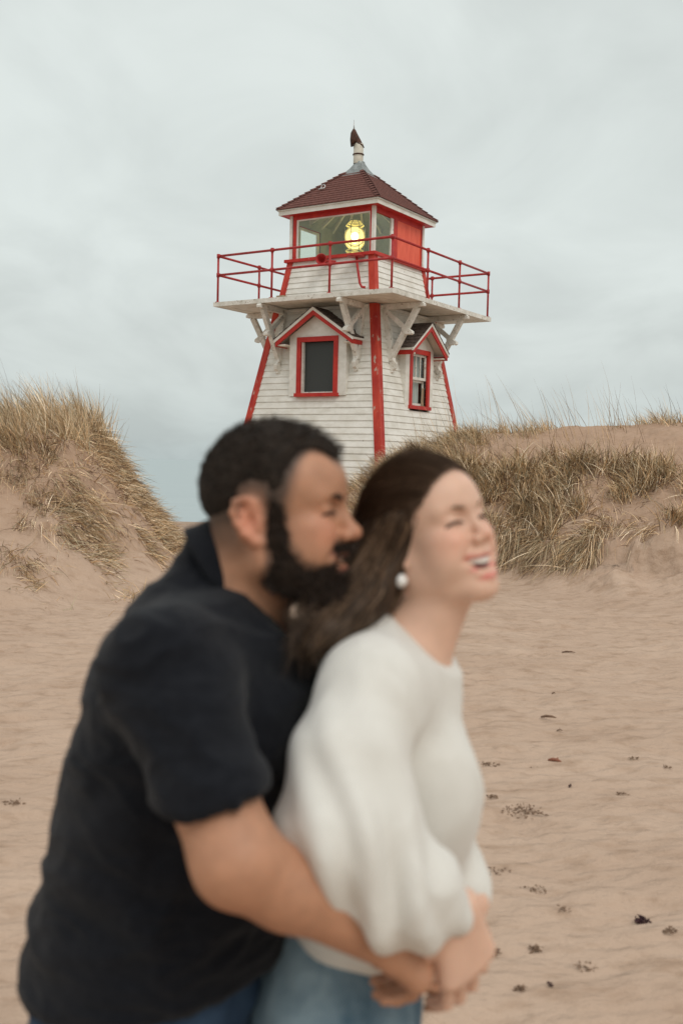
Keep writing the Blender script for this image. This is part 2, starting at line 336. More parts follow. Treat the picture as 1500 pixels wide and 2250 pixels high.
def sand_mat():
    m, t, b = new_mat('sand')
    tc = t.nodes.new('ShaderNodeTexCoord')
    def noise(sc, det, st=(1, 1, 1), rough=0.6):
        mp = t.nodes.new('ShaderNodeMapping'); mp.inputs['Scale'].default_value = st; t.links.new(tc.outputs['Object'], mp.inputs[0])
        mp.inputs['Rotation'].default_value = (0, 0, -0.3)
        n = t.nodes.new('ShaderNodeTexNoise'); n.inputs['Scale'].default_value = sc; n.inputs['Detail'].default_value = det; n.inputs['Roughness'].default_value = rough
        t.links.new(mp.outputs[0], n.inputs['Vector']); return n
    n1 = noise(0.9, 6, (1, 1.6, 1)); r = t.nodes.new('ShaderNodeValToRGB'); t.links.new(n1.outputs[0], r.inputs[0])
    r.color_ramp.elements[0].position = 0.3; r.color_ramp.elements[0].color = (0.415, 0.293, 0.213, 1)
    r.color_ramp.elements[1].position = 0.7; r.color_ramp.elements[1].color = (0.495, 0.366, 0.276, 1)
    n2 = noise(4.5, 6, (1, 1.7, 1), 0.62)
    r2 = t.nodes.new('ShaderNodeValToRGB'); t.links.new(n2.outputs[0], r2.inputs[0])
    r2.color_ramp.elements[0].position = 0.30; r2.color_ramp.elements[0].color = (0.80, 0.76, 0.72, 1); r2.color_ramp.elements[1].position = 0.50; r2.color_ramp.elements[1].color = (1.03, 1.03, 1.03, 1)
    mu = t.nodes.new('ShaderNodeMix'); mu.data_type = 'RGBA'; mu.blend_type = 'MULTIPLY'; mu.inputs[0].default_value = 1.0
    t.links.new(r.outputs[0], mu.inputs[6]); t.links.new(r2.outputs[0], mu.inputs[7])
    n3 = noise(400, 3); mr = t.nodes.new('ShaderNodeMapRange'); t.links.new(n3.outputs[0], mr.inputs[0]); mr.inputs[3].default_value = 0.82; mr.inputs[4].default_value = 1.18
    sc = t.nodes.new('ShaderNodeVectorMath'); sc.operation = 'SCALE'; t.links.new(mu.outputs[2], sc.inputs[0]); t.links.new(mr.outputs[0], sc.inputs['Scale'])
    # redder sand on the dune faces, their slope shading painted into the colour
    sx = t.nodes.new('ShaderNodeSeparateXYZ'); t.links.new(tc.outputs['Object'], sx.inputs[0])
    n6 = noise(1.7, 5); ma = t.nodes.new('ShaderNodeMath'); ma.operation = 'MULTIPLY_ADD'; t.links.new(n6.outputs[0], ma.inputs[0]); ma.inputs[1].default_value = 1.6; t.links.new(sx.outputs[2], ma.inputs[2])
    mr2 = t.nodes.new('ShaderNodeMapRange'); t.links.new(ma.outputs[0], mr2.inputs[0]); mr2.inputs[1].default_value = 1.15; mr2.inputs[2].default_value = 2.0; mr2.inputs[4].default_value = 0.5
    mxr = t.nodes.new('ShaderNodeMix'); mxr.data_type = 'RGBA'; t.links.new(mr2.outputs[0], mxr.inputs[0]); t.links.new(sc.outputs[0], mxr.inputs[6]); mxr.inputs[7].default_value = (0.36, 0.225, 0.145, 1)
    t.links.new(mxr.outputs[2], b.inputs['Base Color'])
    b.inputs['Roughness'].default_value = 0.95; b.inputs['Specular IOR Level'].default_value = 0.15
    n4 = noise(6.5, 4, (1, 1.8, 1), 0.5); n5 = noise(70, 3, (1, 1.2, 1))
    b1 = t.nodes.new('ShaderNodeBump'); b1.inputs['Distance'].default_value = 0.065; b1.inputs['Strength'].default_value = 0.8; t.links.new(n4.outputs[0], b1.inputs['Height'])
    b2 = t.nodes.new('ShaderNodeBump'); b2.inputs['Distance'].default_value = 0.004; b2.inputs['Strength'].default_value = 0.7; t.links.new(n5.outputs[0], b2.inputs['Height']); t.links.new(b1.outputs[0], b2.inputs['Normal'])
    t.links.new(b2.outputs[0], b.inputs['Normal'])
    return m
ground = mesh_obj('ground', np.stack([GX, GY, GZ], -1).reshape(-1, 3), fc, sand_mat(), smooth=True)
tag(ground, 'pale reddish beach sand rising into dunes on both sides', 'sand', kind='structure')
# sea
def sea_mat():
    m, t, b = new_mat('sea_water')
    tc = t.nodes.new('ShaderNodeTexCoord'); mp = t.nodes.new('ShaderNodeMapping'); mp.inputs['Scale'].default_value = (0.05, 0.5, 1); t.links.new(tc.outputs['Object'], mp.inputs[0])
    n = t.nodes.new('ShaderNodeTexNoise'); n.inputs['Scale'].default_value = 0.6; n.inputs['Detail'].default_value = 6; t.links.new(mp.outputs[0], n.inputs['Vector'])
    r = t.nodes.new('ShaderNodeValToRGB'); t.links.new(n.outputs[0], r.inputs[0])
    r.color_ramp.elements[0].color = (0.32, 0.39, 0.40, 1); r.color_ramp.elements[1].color = (0.38, 0.445, 0.45, 1); t.links.new(r.outputs[0], b.inputs['Base Color'])
    b.inputs['Roughness'].default_value = 0.45
    bp = t.nodes.new('ShaderNodeBump'); bp.inputs['Distance'].default_value = 0.3; t.links.new(n.outputs[0], bp.inputs['Height']); t.links.new(bp.outputs[0], b.inputs['Normal'])
    return m
sea = MB().add([(-9000, 30, -1.2), (9000, 30, -1.2), (9000, 14000, -1.2), (-9000, 14000, -1.2)], [(0, 1, 2, 3)]).build('sea', sea_mat())
tag(sea, 'calm pale blue grey sea behind the dunes', 'sea', kind='structure')

# ---------------------------------------------------------------- lighthouse
TW = empty('lighthouse', (0.228, 24.2, 0.0), radians(-32.92))
tag(TW, 'white clapboard lighthouse with red corner boards, red railed gallery and lit lantern behind the dune', 'lighthouse')
def half(z): return 1.266 + 0.172 * (5.35 - z)
FACES = [Matrix.Rotation(radians(a), 3, 'Z') for a in (0, 90, 180, 270)]   # face 0 = -Y, face 1 = +X, 2 = +Y, 3 = -X
def clap(z0, z1, hf, gap=0.14, jit=True, cuts={}):
    mb = MB()
    for fi, R in enumerate(FACES):
        z = z0
        while z < z1 - 0.02:
            zt = min(z + gap, z1)
            o0, o1 = 0.020, 0.003
            jt = random.uniform(-0.0025, 0.0025) if jit else 0
            h0, h1 = hf(z) - 0.05, hf(zt) - 0.05
            w0, w1 = hf(z), hf(zt)
            spans = [(-w0, w0, -w1, w1)]
            if fi in cuts and cuts[fi][2] < z + .01 and zt < cuts[fi][3]:
                a_, b_ = cuts[fi][:2]; spans = [(-w0, a_, -w1, a_), (b_, w0, b_, w1)]
            for (xa, xb, xc, xd) in spans:
                vs = [Vector((xa, -(h0 + 0.05 + o0), z + jt)), Vector((xb, -(h0 + 0.05 + o0), z - jt)), Vector((xd, -(h1 + 0.05 + o1), zt)), Vector((xc, -(h1 + 0.05 + o1), zt)),
                      Vector((xa, -(h0 + 0.048), z + jt)), Vector((xb, -(h0 + 0.048), z - jt))]
                mb.add([R @ v for v in vs], [(0, 1, 2, 3), (4, 5, 1, 0)])
            z += gap
    return mb
clap(-0.1, 5.07, half, cuts={0: (0.115 - 0.5, 0.115 + 0.5, 3.0, 4.6), 1: (-0.42, 0.42, 2.8, 4.4)}).build('clapboard_wall', M['white'], TW)
def half_u(z): return 1.266 - 0.155 * (z - 5.17)
clap(5.17, 6.14, half_u, 0.125).build('gallery_wall', M['white'], TW)
def corner(z0, z1, hf, mat, w=0.135, t=0.032):
    for R in FACES:
        mb = MB()
        # two boards meeting at the corner (+x,-y)
        a0, a1 = hf(z0), hf(z1)
        def P(dx, dy, z, a): return R @ Vector((a + dx, -(a + dy), z))
        # L-shaped section
        sec = [(t, t), (t, -w), (0.0, -w), (0.0, 0.0), (-w, 0.0), (-w, t)]
        n = 6
        vs = [P(x, y, z0, a0) for x, y in sec] + [P(x, y, z1, a1) for x, y in sec]
        mb.add(vs, [tuple(range(n)), tuple(range(2 * n - 1, n - 1, -1))] + [(i, (i + 1) % n, (i + 1) % n + n, i + n) for i in range(n)])
        mb.build('corner_board', mat, TW)
corner(-0.1, 5.066, half, M['red_corner'])
corner(5.176, 6.14, half_u, M['red_corner'], 0.12)
# deck: boards seen from below, plus edge
mb = MB(); mb.box(-2.25, 2.25, -2.25, 2.25, 5.10, 5.15); mb.build('gallery_deck', M['white_worn'], TW)
for R in FACES:
    # mitred soffit boards running parallel to each edge
    mb = MB(); a = 2.26; k = 0
    while a > 1.3:
        b2 = max(a - 0.235, 1.25)
        mb.prism([(-a, a), (a, a), (b2, b2), (-b2, b2)], lambda p, q, t, R=R: R @ Vector((p, -q, t)), 5.078 + 0.003 * (k % 2), 5.098)
        a -= 0.247; k += 1
    mb.build('soffit', M['soffit'], TW)
    mb = MB(); mb.prism([(-2.31, 2.31), (2.31, 2.31), (2.255, 2.255), (-2.255, 2.255)], lambda p, q, t, R=R: R @ Vector((p, -q, t)), 5.074, 5.168)
    mb.build('deck_edge', M['white_worn'], TW)
# trim under soffit at the wall top
for R in FACES:
    MB().prism([(-1.17, 0), (1.17, 0), (1.17, 0.055), (-1.17, 0.055)], lambda p, q, t, R=R: R @ Vector((p, -(1.33 + t), 4.985 + q)), 0.0, 0.05).build('frieze', M['white'], TW)
# brackets
def bracket(R, x):
    mb = MB(); w = 0.105
    def Q(o, z, dx=0): return R @ Vector((x + dx, -o, z))
    upv = R @ Vector((1, 0, 0))
    # beam with a curled nose
    prof = [(1.30, 5.072), (2.30, 5.072), (2.345, 5.03), (2.34, 4.985), (2.29, 4.972), (2.25, 4.99), (2.20, 4.96), (1.30, 4.95)]
    mb.prism(prof, lambda a, b, t: Q(a, b, t), -w / 2, w / 2)
    # wall post following the batter
    z0, z1 = 3.86, 4.95
    mb.prism([(half(z1), z1), (half(z1) + 0.12, z1), (half(z0) + 0.12, z0), (half(z0), z0)], lambda a, b, t: Q(a, b, t), -w / 2 - 0.01, w / 2 + 0.01)
    # foot scroll
    h = half(3.7)
    mb.prism([(h, 3.86), (h + 0.10, 3.86), (h + 0.15, 3.80), (h + 0.13, 3.70), (h + 0.07, 3.66), (h + 0.07, 3.62), (h, 3.60)], lambda a, b, t: Q(a, b, t), -w / 2 + 0.008, w / 2 - 0.008)
    # main strut
    mb.bar(Q(2.17, 4.97), Q(half(4.0) + 0.07, 3.93), 0.115, w - 0.006, up=upv)
    # counter strut with knob
    mb.bar(Q(1.42, 4.93), Q(1.92, 4.52), 0.095, w - 0.022, up=upv)
    kp = [(1.88, 4.60), (1.98, 4.53), (2.07, 4.47), (2.075, 4.42), (2.03, 4.395), (1.98, 4.42), (1.95, 4.40), (1.90, 4.42), (1.87, 4.46), (1.82, 4.52)]
    mb.prism(kp, lambda a, b, t: Q(a, b, t), -w / 2 - 0.004, w / 2 + 0.004)
    return mb.build('bracket', M['white_worn'], TW)
for R in FACES:
    bracket(R, -1.02); bracket(R, 1.04)
# railing
rl = MB()
h = 2.242; corners = [(-h, -h), (h, -h), (h, h), (-h, h)]
for z in (6.195, 5.775):
    for i in range(4):
        a, b = corners[i], corners[(i + 1) % 4]
        rl.tube([(a[0], a[1], z), (b[0], b[1], z)], 0.027, 8)
railing = rl.build('railing', M['rail'], TW, True)
posts = []
for i in range(4):
    a, b = np.array(corners[i]), np.array(corners[(i + 1) % 4])
    for t in (0, 1 / 3, 2 / 3):
        p = a + (b - a) * t
        mb = MB(); mb.tube([(p[0], p[1], 5.15), (p[0], p[1], 6.21)], 0.024, 8)
        for z in (6.195, 5.775):
            mb.tube([(p[0], p[1], z - 0.045), (p[0], p[1], z + 0.045)], 0.037, 8)
            d = (b - a) / np.linalg.norm(b - a) if t else None
            if d is not None: mb.tube([(p[0] - d[0] * 0.045, p[1] - d[1] * 0.045, z), (p[0] + d[0] * 0.045, p[1] + d[1] * 0.045, z)], 0.036, 8)
            else:
                s1, s2 = (-np.sign(p[0]), 0), (0, -np.sign(p[1]))
                mb.tube([(p[0], p[1], z), (p[0] + s1[0] * 0.06, p[1], z)], 0.036, 8); mb.tube([(p[0], p[1], z), (p[0], p[1] + s2[1] * 0.06, z)], 0.036, 8)
        mb.tube([(p[0], p[1], 5.165), (p[0], p[1], 5.185)], 0.055, 10)
        o = mb.build('post', M['rail'], railing, True)
# dormers
def dormer(R, cx, fy, wz0, wz1, wh, ph, gh, gpeak, geave, oy, sash, mat_roof):
    base = empty('dormer', (0, 0, 0)); base.parent = TW
    def Q(x, o, z): return R @ Vector((cx + x, -o, z))
    # cheeks + front with window hole
    fb = MB()
    slope = (gpeak - geave) / gh
    ptop = gpeak - 0.10 - slope * ph
    zt = gpeak - 0.12
    fb.prism([(-ph, wz0), (-wh + .02, wz0), (-wh + .02, wz1), (-ph, wz1)], lambda a, b, t: Q(a, t, b), fy - 0.03, fy)
    fb.prism([(wh - .02, wz0), (ph, wz0), (ph, wz1), (wh - .02, wz1)], lambda a, b, t: Q(a, t, b), fy - 0.03, fy)
    fb.prism([(-ph, wz1), (ph, wz1), (ph, max(ptop, wz1 + .01)), (0, zt), (-ph, max(ptop, wz1 + .01))], lambda a, b, t: Q(a, t, b), fy - 0.03, fy)
    for s in (-1, 1):
        zt2 = max(ptop, wz1)
        x0, x1 = (s * ph, s * (ph - 0.03))
        fb.prism([(half(wz0), wz0), (fy - 0.03, wz0), (fy - 0.03, zt2), (half(zt2) - 0.05, zt2)], lambda a, b, t: Q(t, a, b), x0, x1)
    fb.build('dormer_wall', M['white'], base)
    # window frame
    wf = MB(); f = 0.105
    fo = fy + 0.025
    wf.prism([(-wh, wz0 + .055), (-wh + f, wz0 + .055), (-wh + f, wz1), (-wh, wz1)], lambda a, b, t: Q(a, t, b), fy - 0.02, fo)
    wf.prism([(wh - f, wz0 + .055), (wh, wz0 + .055), (wh, wz1), (wh - f, wz1)], lambda a, b, t: Q(a, t, b), fy - 0.02, fo)
    wf.prism([(-wh + f, wz1 - f), (wh - f, wz1 - f), (wh - f, wz1), (-wh + f, wz1)], lambda a, b, t: Q(a, t, b), fy - 0.02, fo)
    wf.build('window_frame', M['red'], base)
    sl = MB(); sl.prism([(-wh - 0.03, wz0 - 0.02), (wh + 0.03, wz0 - 0.02), (wh + 0.03, wz0 + .055), (-wh - 0.03, wz0 + .055)], lambda a, b, t: Q(a, t, b), fy - 0.05, fy + 0.06)
    sl.build('window_sill', M['red'], base)
    xi = wh - f
    if not sash:
        g = MB(); g.prism([(-xi, wz0 + .05), (xi, wz0 + .05), (xi, wz1 - f), (-xi, wz1 - f)], lambda a, b, t: Q(a, t, b), fy - 0.12, fy - 0.10)
        g.build('window_screen', M['screen'], base)
        rv = MB()
        rv.prism([(-xi, wz0 + .05), (-xi + .045, wz0 + .05), (-xi + .045, wz1 - f), (-xi, wz1 - f)], lambda a, b, t: Q(a, t, b), fy - 0.09, fy - 0.02)
        rv.prism([(-xi, wz0 + .05), (xi, wz0 + .05), (xi, wz0 + .085), (-xi, wz0 + .085)], lambda a, b, t: Q(a, t, b), fy - 0.099, fy - 0.035)
        rv.build('window_stop', M['white_worn'], base)
    else:
        zm = (wz0 + wz1) / 2 - 0.02
        s1 = MB(); b_ = 0.05
        # upper sash
        for (u0, u1) in ((-xi, -xi + b_), (xi - b_, xi)):
            s1.prism([(u0, zm), (u1, zm), (u1, wz1 - f), (u0, wz1 - f)], lambda a, b, t: Q(a, t, b), fy - 0.06, fy - 0.03)
        s1.prism([(-xi + b_, zm), (xi - b_, zm), (xi - b_, zm + .06), (-xi + b_, zm + .06)], lambda a, b, t: Q(a, t, b), fy - 0.06, fy - 0.03)
        s1.prism([(-xi + b_, wz1 - f - .05), (xi - b_, wz1 - f - .05), (xi - b_, wz1 - f), (-xi + b_, wz1 - f)], lambda a, b, t: Q(a, t, b), fy - 0.06, fy - 0.03)
        for k in (-1, 1):
            u = k * (xi - b_) / 3
            s1.prism([(u - .014, zm + .06), (u + .014, zm + .06), (u + .014, wz1 - f - .05), (u - .014, wz1 - f - .05)], lambda a, b, t: Q(a, t, b), fy - 0.058, fy - 0.034)
        # lower sash, set back
        for (u0, u1) in ((-xi, -xi + b_), (xi - b_, xi)):
            s1.prism([(u0, wz0 + .05), (u1, wz0 + .05), (u1, zm), (u0, zm)], lambda a, b, t: Q(a, t, b), fy - 0.11, fy - 0.08)
        s1.prism([(-xi + b_, wz0 + .05), (xi - b_, wz0 + .05), (xi - b_, wz0 + .12), (-xi + b_, wz0 + .12)], lambda a, b, t: Q(a, t, b), fy - 0.11, fy - 0.08)
        s1.prism([(-xi + b_, zm - .05), (xi - b_, zm - .05), (xi - b_, zm - .002), (-xi + b_, zm - .002)], lambda a, b, t: Q(a, t, b), fy - 0.11, fy - 0.08)
        s1.build('sash', M['white_worn'], base)
        MB().prism([(xi - .13, wz0 + .055), (xi - .005, wz0 + .055), (xi - .005, wz0 + .48), (xi - .10, wz0 + .46)], lambda a, b, t: Q(a, t, b), fy - 0.075, fy - 0.063).build('bare_board', M['wood'], base)
        gp = MB(); gp.add([Q(-xi, fy - 0.045, zm), Q(xi, fy - 0.045, zm), Q(xi, fy - 0.045, wz1 - f), Q(-xi, fy - 0.045, wz1 - f)], [(0, 1, 2, 3)])
        gp.add([Q(-xi, fy - 0.095, wz0 + .05), Q(xi, fy - 0.095, wz0 + .05), Q(xi, fy - 0.095, zm), Q(-xi, fy - 0.095, zm)], [(0, 1, 2, 3)])
        gp.build('window_pane', M['glass'], base)
        cu = MB(); n = 26; z_a, z_b = wz0 + .06, wz1 - f; pts = []
        for i in range(n):
            u = -xi + (2 * xi * 0.86) * i / (n - 1); pts.append((u, 0.17 + 0.022 * sin(i * 1.25)))
        vs = [Q(u, fy - d, z_a) for u, d in pts] + [Q(u, fy - d, z_b) for u, d in pts]
        cu.add(vs, [(i, i + 1, i + 1 + n, i + n) for i in range(n - 1)])
        cu.build('curtain', M['curtain'], base, True)
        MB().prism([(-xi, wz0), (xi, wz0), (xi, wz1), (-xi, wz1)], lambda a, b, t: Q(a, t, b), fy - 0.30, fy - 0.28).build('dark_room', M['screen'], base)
    # gable roof
    th = 0.05
    ln = math.hypot(gh, gpeak - geave)
    for s in (-1, 1):
        rf = MB()
        # slabs; back edge buried in the tower wall
        nrow = 7
        for k in range(nrow):
            t0, t1 = k / nrow, (k + 1) / nrow
            def pt(t, o, up): return Q(s * gh * (1 - t), o, geave + (gpeak - geave) * t + up)
            z_lo = geave + (gpeak - geave) * t0
            ob = half(z_lo) - 0.06
            up0, up1 = 0.022, 0.006
            vs = [pt(t0, oy + .03, up0), pt(t1, oy + .03, up1), pt(t1, ob, up1), pt(t0, ob, up0), pt(t0, oy + .03, -0.004), pt(t1, oy + .03, -0.004), pt(t1, ob, -0.004), pt(t0, ob, -0.004)]
            rf.add(vs, [(0, 1, 2, 3), (4, 7, 6, 5), (0, 4, 5, 1), (1, 5, 6, 2), (2, 6, 7, 3), (3, 7, 4, 0)])
        rf.build('dormer_roof', mat_roof, base)
        # rake boards: white above red
        wv = 0.075; rv = 0.105
        up = MB(); up.prism([(s * gh, geave - .006), (0, gpeak - .006), (0, gpeak - wv), (s * gh, geave - wv)], lambda a, b, t: Q(a, t, b), oy - 0.02, oy + 0.02); up.build('rake_trim', M['white'], base)
        rd = MB(); rd.prism([(s * (gh - 0.03), geave - wv + .021), (0, gpeak - wv), (0, gpeak - wv - rv), (s * (gh - 0.03), geave - wv - rv + .03)], lambda a, b, t: Q(a, t, b), oy - 0.03, oy - 0.0); rd.build('rake_board', M['red'], base)
        # soffit of the overhang
        sf = MB(); sf.prism([(s * (gh - 0.02), geave - .045), (0, gpeak - .04), (0, gpeak - .01), (s * (gh - 0.02), geave - .012)], lambda a, b, t: Q(a, t, b), fy - 0.35, oy - 0.031); sf.build('overhang_soffit', M['soffit'], base)
        # eave fascia along the side
        ef = MB(); ob = half(geave) - 0.04
        ef.prism([(oy - 0.035, geave - 0.012), (ob, geave - 0.012), (ob, geave - .055), (oy - 0.035, geave - .055)], lambda a, b, t: Q(s * t, a, b), gh - 0.03, gh - 0.004)
        ef.build('eave_trim', M['white'], base)
        er = MB(); er.prism([(oy - 0.035, geave - 0.056), (ob, geave - 0.056), (ob, geave - .15), (oy - 0.035, geave - .15)], lambda a, b, t: Q(s * t, a, b), gh - 0.055, gh - 0.031)
        er.build('eave_board', M['red'], base)
        # return under the eave closing the triangle
        MB().prism([(s * (gh - 0.04), geave - 0.13), (s * ph, geave - 0.13), (s * ph, geave - 0.10), (s * (gh - 0.04), geave - 0.10)], lambda a, b, t: Q(a, t, b), half(geave) - 0.04, oy - 0.04).build('eave_soffit', M['soffit'], base)
    return base
dormer(FACES[0], 0.115, 1.70, 3.10, 4.37, 0.535, 0.74, 1.02, 4.99, 4.32, 1.90, False, M['shingle_dark'])
dormer(FACES[1], 0.0, 1.70, 2.90, 4.20, 0.45, 0.63, 0.83, 4.78, 4.17, 1.97, True, M['shingle_dark'])
# sill ledge
mb = MB()
for R in FACES:
    mb.prism([(-1.2, 1.2), (1.2, 1.2), (1.0, 1.0), (-1.0, 1.0)], lambda p, q, t, R=R: R @ Vector((p, -q, t)), 6.14, 6.205)
mb.build('lantern_sill', M['red'], TW)
MB().box(-1.0, 1.0, -1.0, 1.0, 6.14, 6.17).build('lantern_floor', M['interior'], TW)
# lantern walls
def fr(R, pieces, mat, name, o0, o1):
    m = MB()
    for (x0, x1, z0, z1) in pieces:
        m.prism([(x0, z0), (x1, z0), (x1, z1), (x0, z1)], lambda a, b, t: R @ Vector((a, -t, b)), o0, o1)
    return m.build(name, mat, TW)
zb, zt = 6.205, 7.185
B = 1.104
for R, kind in zip(FACES, ('full', 'half', 'blank', 'side')):
    if kind == 'full':
        fr(R, [(-1.03, -0.95, zb, zt), (1.0, 1.045, zb, zt), (-0.95, 1.0, 7.09, zt)], M['red'], 'window_frame', B - 0.06, B)
        fr(R, [(-0.95, -0.90, zb, 7.09), (0.975, 1.0, zb, 7.09), (-0.90, 0.975, 7.06, 7.09)], M['white'], 'window_stop', B - 0.055, B - 0.02)
        fr(R, [(-0.90, 0.975, zb, 7.06)], M['glass'], 'window_pane', B - 0.04, B - 0.035)
    elif kind == 'half':
        fr(R, [(-1.045, -1.03, zb, zt), (-1.03, 1.03, 7.075, zt), (-0.25, -0.10, zb, 7.075), (0.99, 1.03, zb, 7.075)], M['red'], 'window_frame', B - 0.06, B)
        fr(R, [(-0.36, -0.25, zb, 7.075)], M['white'], 'window_stop', B - 0.055, B - 0.015)
        fr(R, [(-1.03, -0.36, zb, 7.075)], M['glass'], 'window_pane', B - 0.04, B - 0.035)
        fr(R, [(-0.10, 0.99, zb, 7.075)], M['red_bright'], 'red_panel', B - 0.05, B - 0.015)
    elif kind == 'blank':
        fr(R, [(-1.045, 1.045, zb, zt)], M['red'], 'lantern_wall', B - 0.05, B)
    else:   # -X face: local x runs towards -y side... window open to the sky beyond
        fr(R, [(-1.045, 0.05, zb, zt), (0.85, 1.03, zb, zt), (0.05, 0.85, 7.0, zt), (0.05, 0.85, zb, 6.24)], M['red'], 'lantern_wall', B - 0.05, B)
        fr(R, [(0.05, 0.13, 6.24, 7.0), (0.80, 0.85, 6.24, 7.0), (0.13, 0.80, 6.95, 7.0)], M['white'], 'window_stop', B - 0.07, B - 0.03)
        fr(R, [(0.13, 0.80, 6.24, 7.0)], M['glass'], 'window_pane', B - 0.045, B - 0.04)
    # white corner boards on each side of the (+x,-y) corner
    m = MB()
    m.add([R @ Vector(v) for v in ((1.045, -1.118, zb), (1.118, -1.118, zb), (1.118, -1.045, zb), (1.045, -1.045, zb), (1.045, -1.118, zt), (1.118, -1.118, zt), (1.118, -1.045, zt), (1.045, -1.045, zt))],
          [(0, 3, 2, 1), (4, 5, 6, 7), (0, 1, 5, 4), (1, 2, 6, 5), (2, 3, 7, 6), (3, 0, 4, 7)])
    m.build('corner_trim', M['white'], TW)
# inner wall lining
fr(FACES[2], [(-1.03, 1.03, zb, zt)], M['interior'], 'inner_wall', B - 0.075, B - 0.053)
fr(FACES[1], [(-0.2, 0.99, zb, zt)], M['interior'], 'inner_wall', B - 0.085, B - 0.063)
fr(FACES[3], [(-1.02, 0.03, zb, zt), (0.88, 1.0, zb, zt), (0.03, 0.88, 7.02, zt)], M['interior'], 'inner_wall', B - 0.095, B - 0.073)
# ceiling with rafters
m = MB()
for R in FACES:
    m.add([R @ Vector((-1.05, -1.05, 7.17)), R @ Vector((1.05, -1.05, 7.17)), Vector((0, 0, 7.95))], [(0, 1, 2)])
m.build('ceiling', M['interior'], TW)
m = MB()
for R in FACES:
    for k in (-0.5, 0, 0.5):
        m.bar(R @ Vector((k, -1.04, 7.13)), R @ Vector((k * 0.1, -0.1, 7.82)), 0.05, 0.08)
    m.bar(R @ Vector((1.03, -1.03, 7.12)), R @ Vector((0.05, -0.05, 7.86)), 0.06, 0.09)
m.build('rafter', M['white'], TW)
# eaves: soffit, fascia
m = MB()
for R in FACES:
    m.prism([(-1.285, 1.285), (1.285, 1.285), (1.05, 1.05), (-1.05, 1.05)], lambda p, q, t, R=R: R @ Vector((p, -q, t)), 7.186, 7.20)
m.build('eave_soffit', M['red'], TW)
for R in FACES:
    m = MB(); m.prism([(-1.30, 1.30), (1.30, 1.30), (1.286, 1.286), (-1.286, 1.286)], lambda p, q, t, R=R: R @ Vector((p, -q, t)), 7.18, 7.27); m.build('fascia', M['white'], TW)
    m = MB(); m.prism([(-1.325, 1.325), (1.325, 1.325), (1.29, 1.29), (-1.29, 1.29)], lambda p, q, t, R=R: R @ Vector((p, -q, t)), 7.272, 7.30); m.build('fascia_cap', M['white'], TW)
# shingled roof, courses as real steps
r0, zr0, r1, zr1 = 1.35, 7.30, 0.26, 8.235
m = MB(); NC = 13
for R in FACES:
    for k in range(NC):
        t0, t1 = k / NC, (k + 1) / NC
        a0, a1 = r0 + (r1 - r0) * t0, r0 + (r1 - r0) * t1
        z0, z1 = zr0 + (zr1 - zr0) * t0, zr0 + (zr1 - zr0) * t1
        u0, u1 = 0.022, 0.004
        vs = [(-a0, -a0, z0 + u0), (a0, -a0, z0 + u0), (a1, -a1, z1 + u1), (-a1, -a1, z1 + u1), (-a0, -a0, z0 - 0.001), (a0, -a0, z0 - 0.001)]
        m.add([R @ Vector(v) for v in vs], [(0, 1, 2, 3), (4, 5, 1, 0)])
m.build('roof', M['shingle'], TW)
for R in FACES:    # hip caps
    m = MB()
    for k in range(12):
        t0, t1 = k / 12, (k + 1.15) / 12
        a0, a1 = r0 + (r1 - r0) * t0, r0 + (r1 - r0) * t1; z0, z1 = zr0 + (zr1 - zr0) * t0, zr0 + (zr1 - zr0) * t1
        w = 0.10
        vs = [(a0 - w, -a0 - 0.004, z0 + .036), (a0 + .006, -a0 - .006, z0 + .048), (a0 + .004, -a0 + w, z0 + .036), (a1 + .004, -a1 + w, z1 + .012), (a1 + .006, -a1 - .006, z1 + .022), (a1 - w, -a1 - .004, z1 + .012)]
        m.add([R @ Vector(v) for v in vs], [(0, 1, 4, 5), (1, 2, 3, 4)])
    m.build('hip_cap', M['shingle'], TW)
# metal cap, pipe, cowl, rod
m = MB(); prof = [(0.40, 8.12), (0.30, 8.22), (0.20, 8.36), (0.125, 8.48), (0.115, 8.52)]
def ringpt(r, z, k, n=24):
    a = 2 * pi * k / n; c_, s_ = cos(a), sin(a); sq = r / max(abs(c_), abs(s_)); f = np.clip((8.50 - z) / 0.35, 0, 1)
    return ((sq * f + r * (1 - f)) * c_, (sq * f + r * (1 - f)) * s_, z)
vs = [ringpt(r, z, k + 0.5 - 0.5) for r, z in prof for k in range(24)]
m.add(vs, [(i * 24 + k, i * 24 + (k + 1) % 24, (i + 1) * 24 + (k + 1) % 24, (i + 1) * 24 + k) for i in range(len(prof) - 1) for k in range(24)])
m.build('roof_cap', M['zinc'], TW)
pipe = MB().lathe([(0.112, 8.48), (0.112, 8.93), (0.095, 8.93), (0.095, 8.5)], (-0.03, -0.02, 0)).build('vent_pipe', M['pipe'], TW, True)
MB().lathe([(0.114, 8.675), (0.130, 8.68), (0.130, 8.70), (0.114, 8.705)], (-0.03, -0.02, 0)).build('pipe_band', M['rust'], pipe, True)
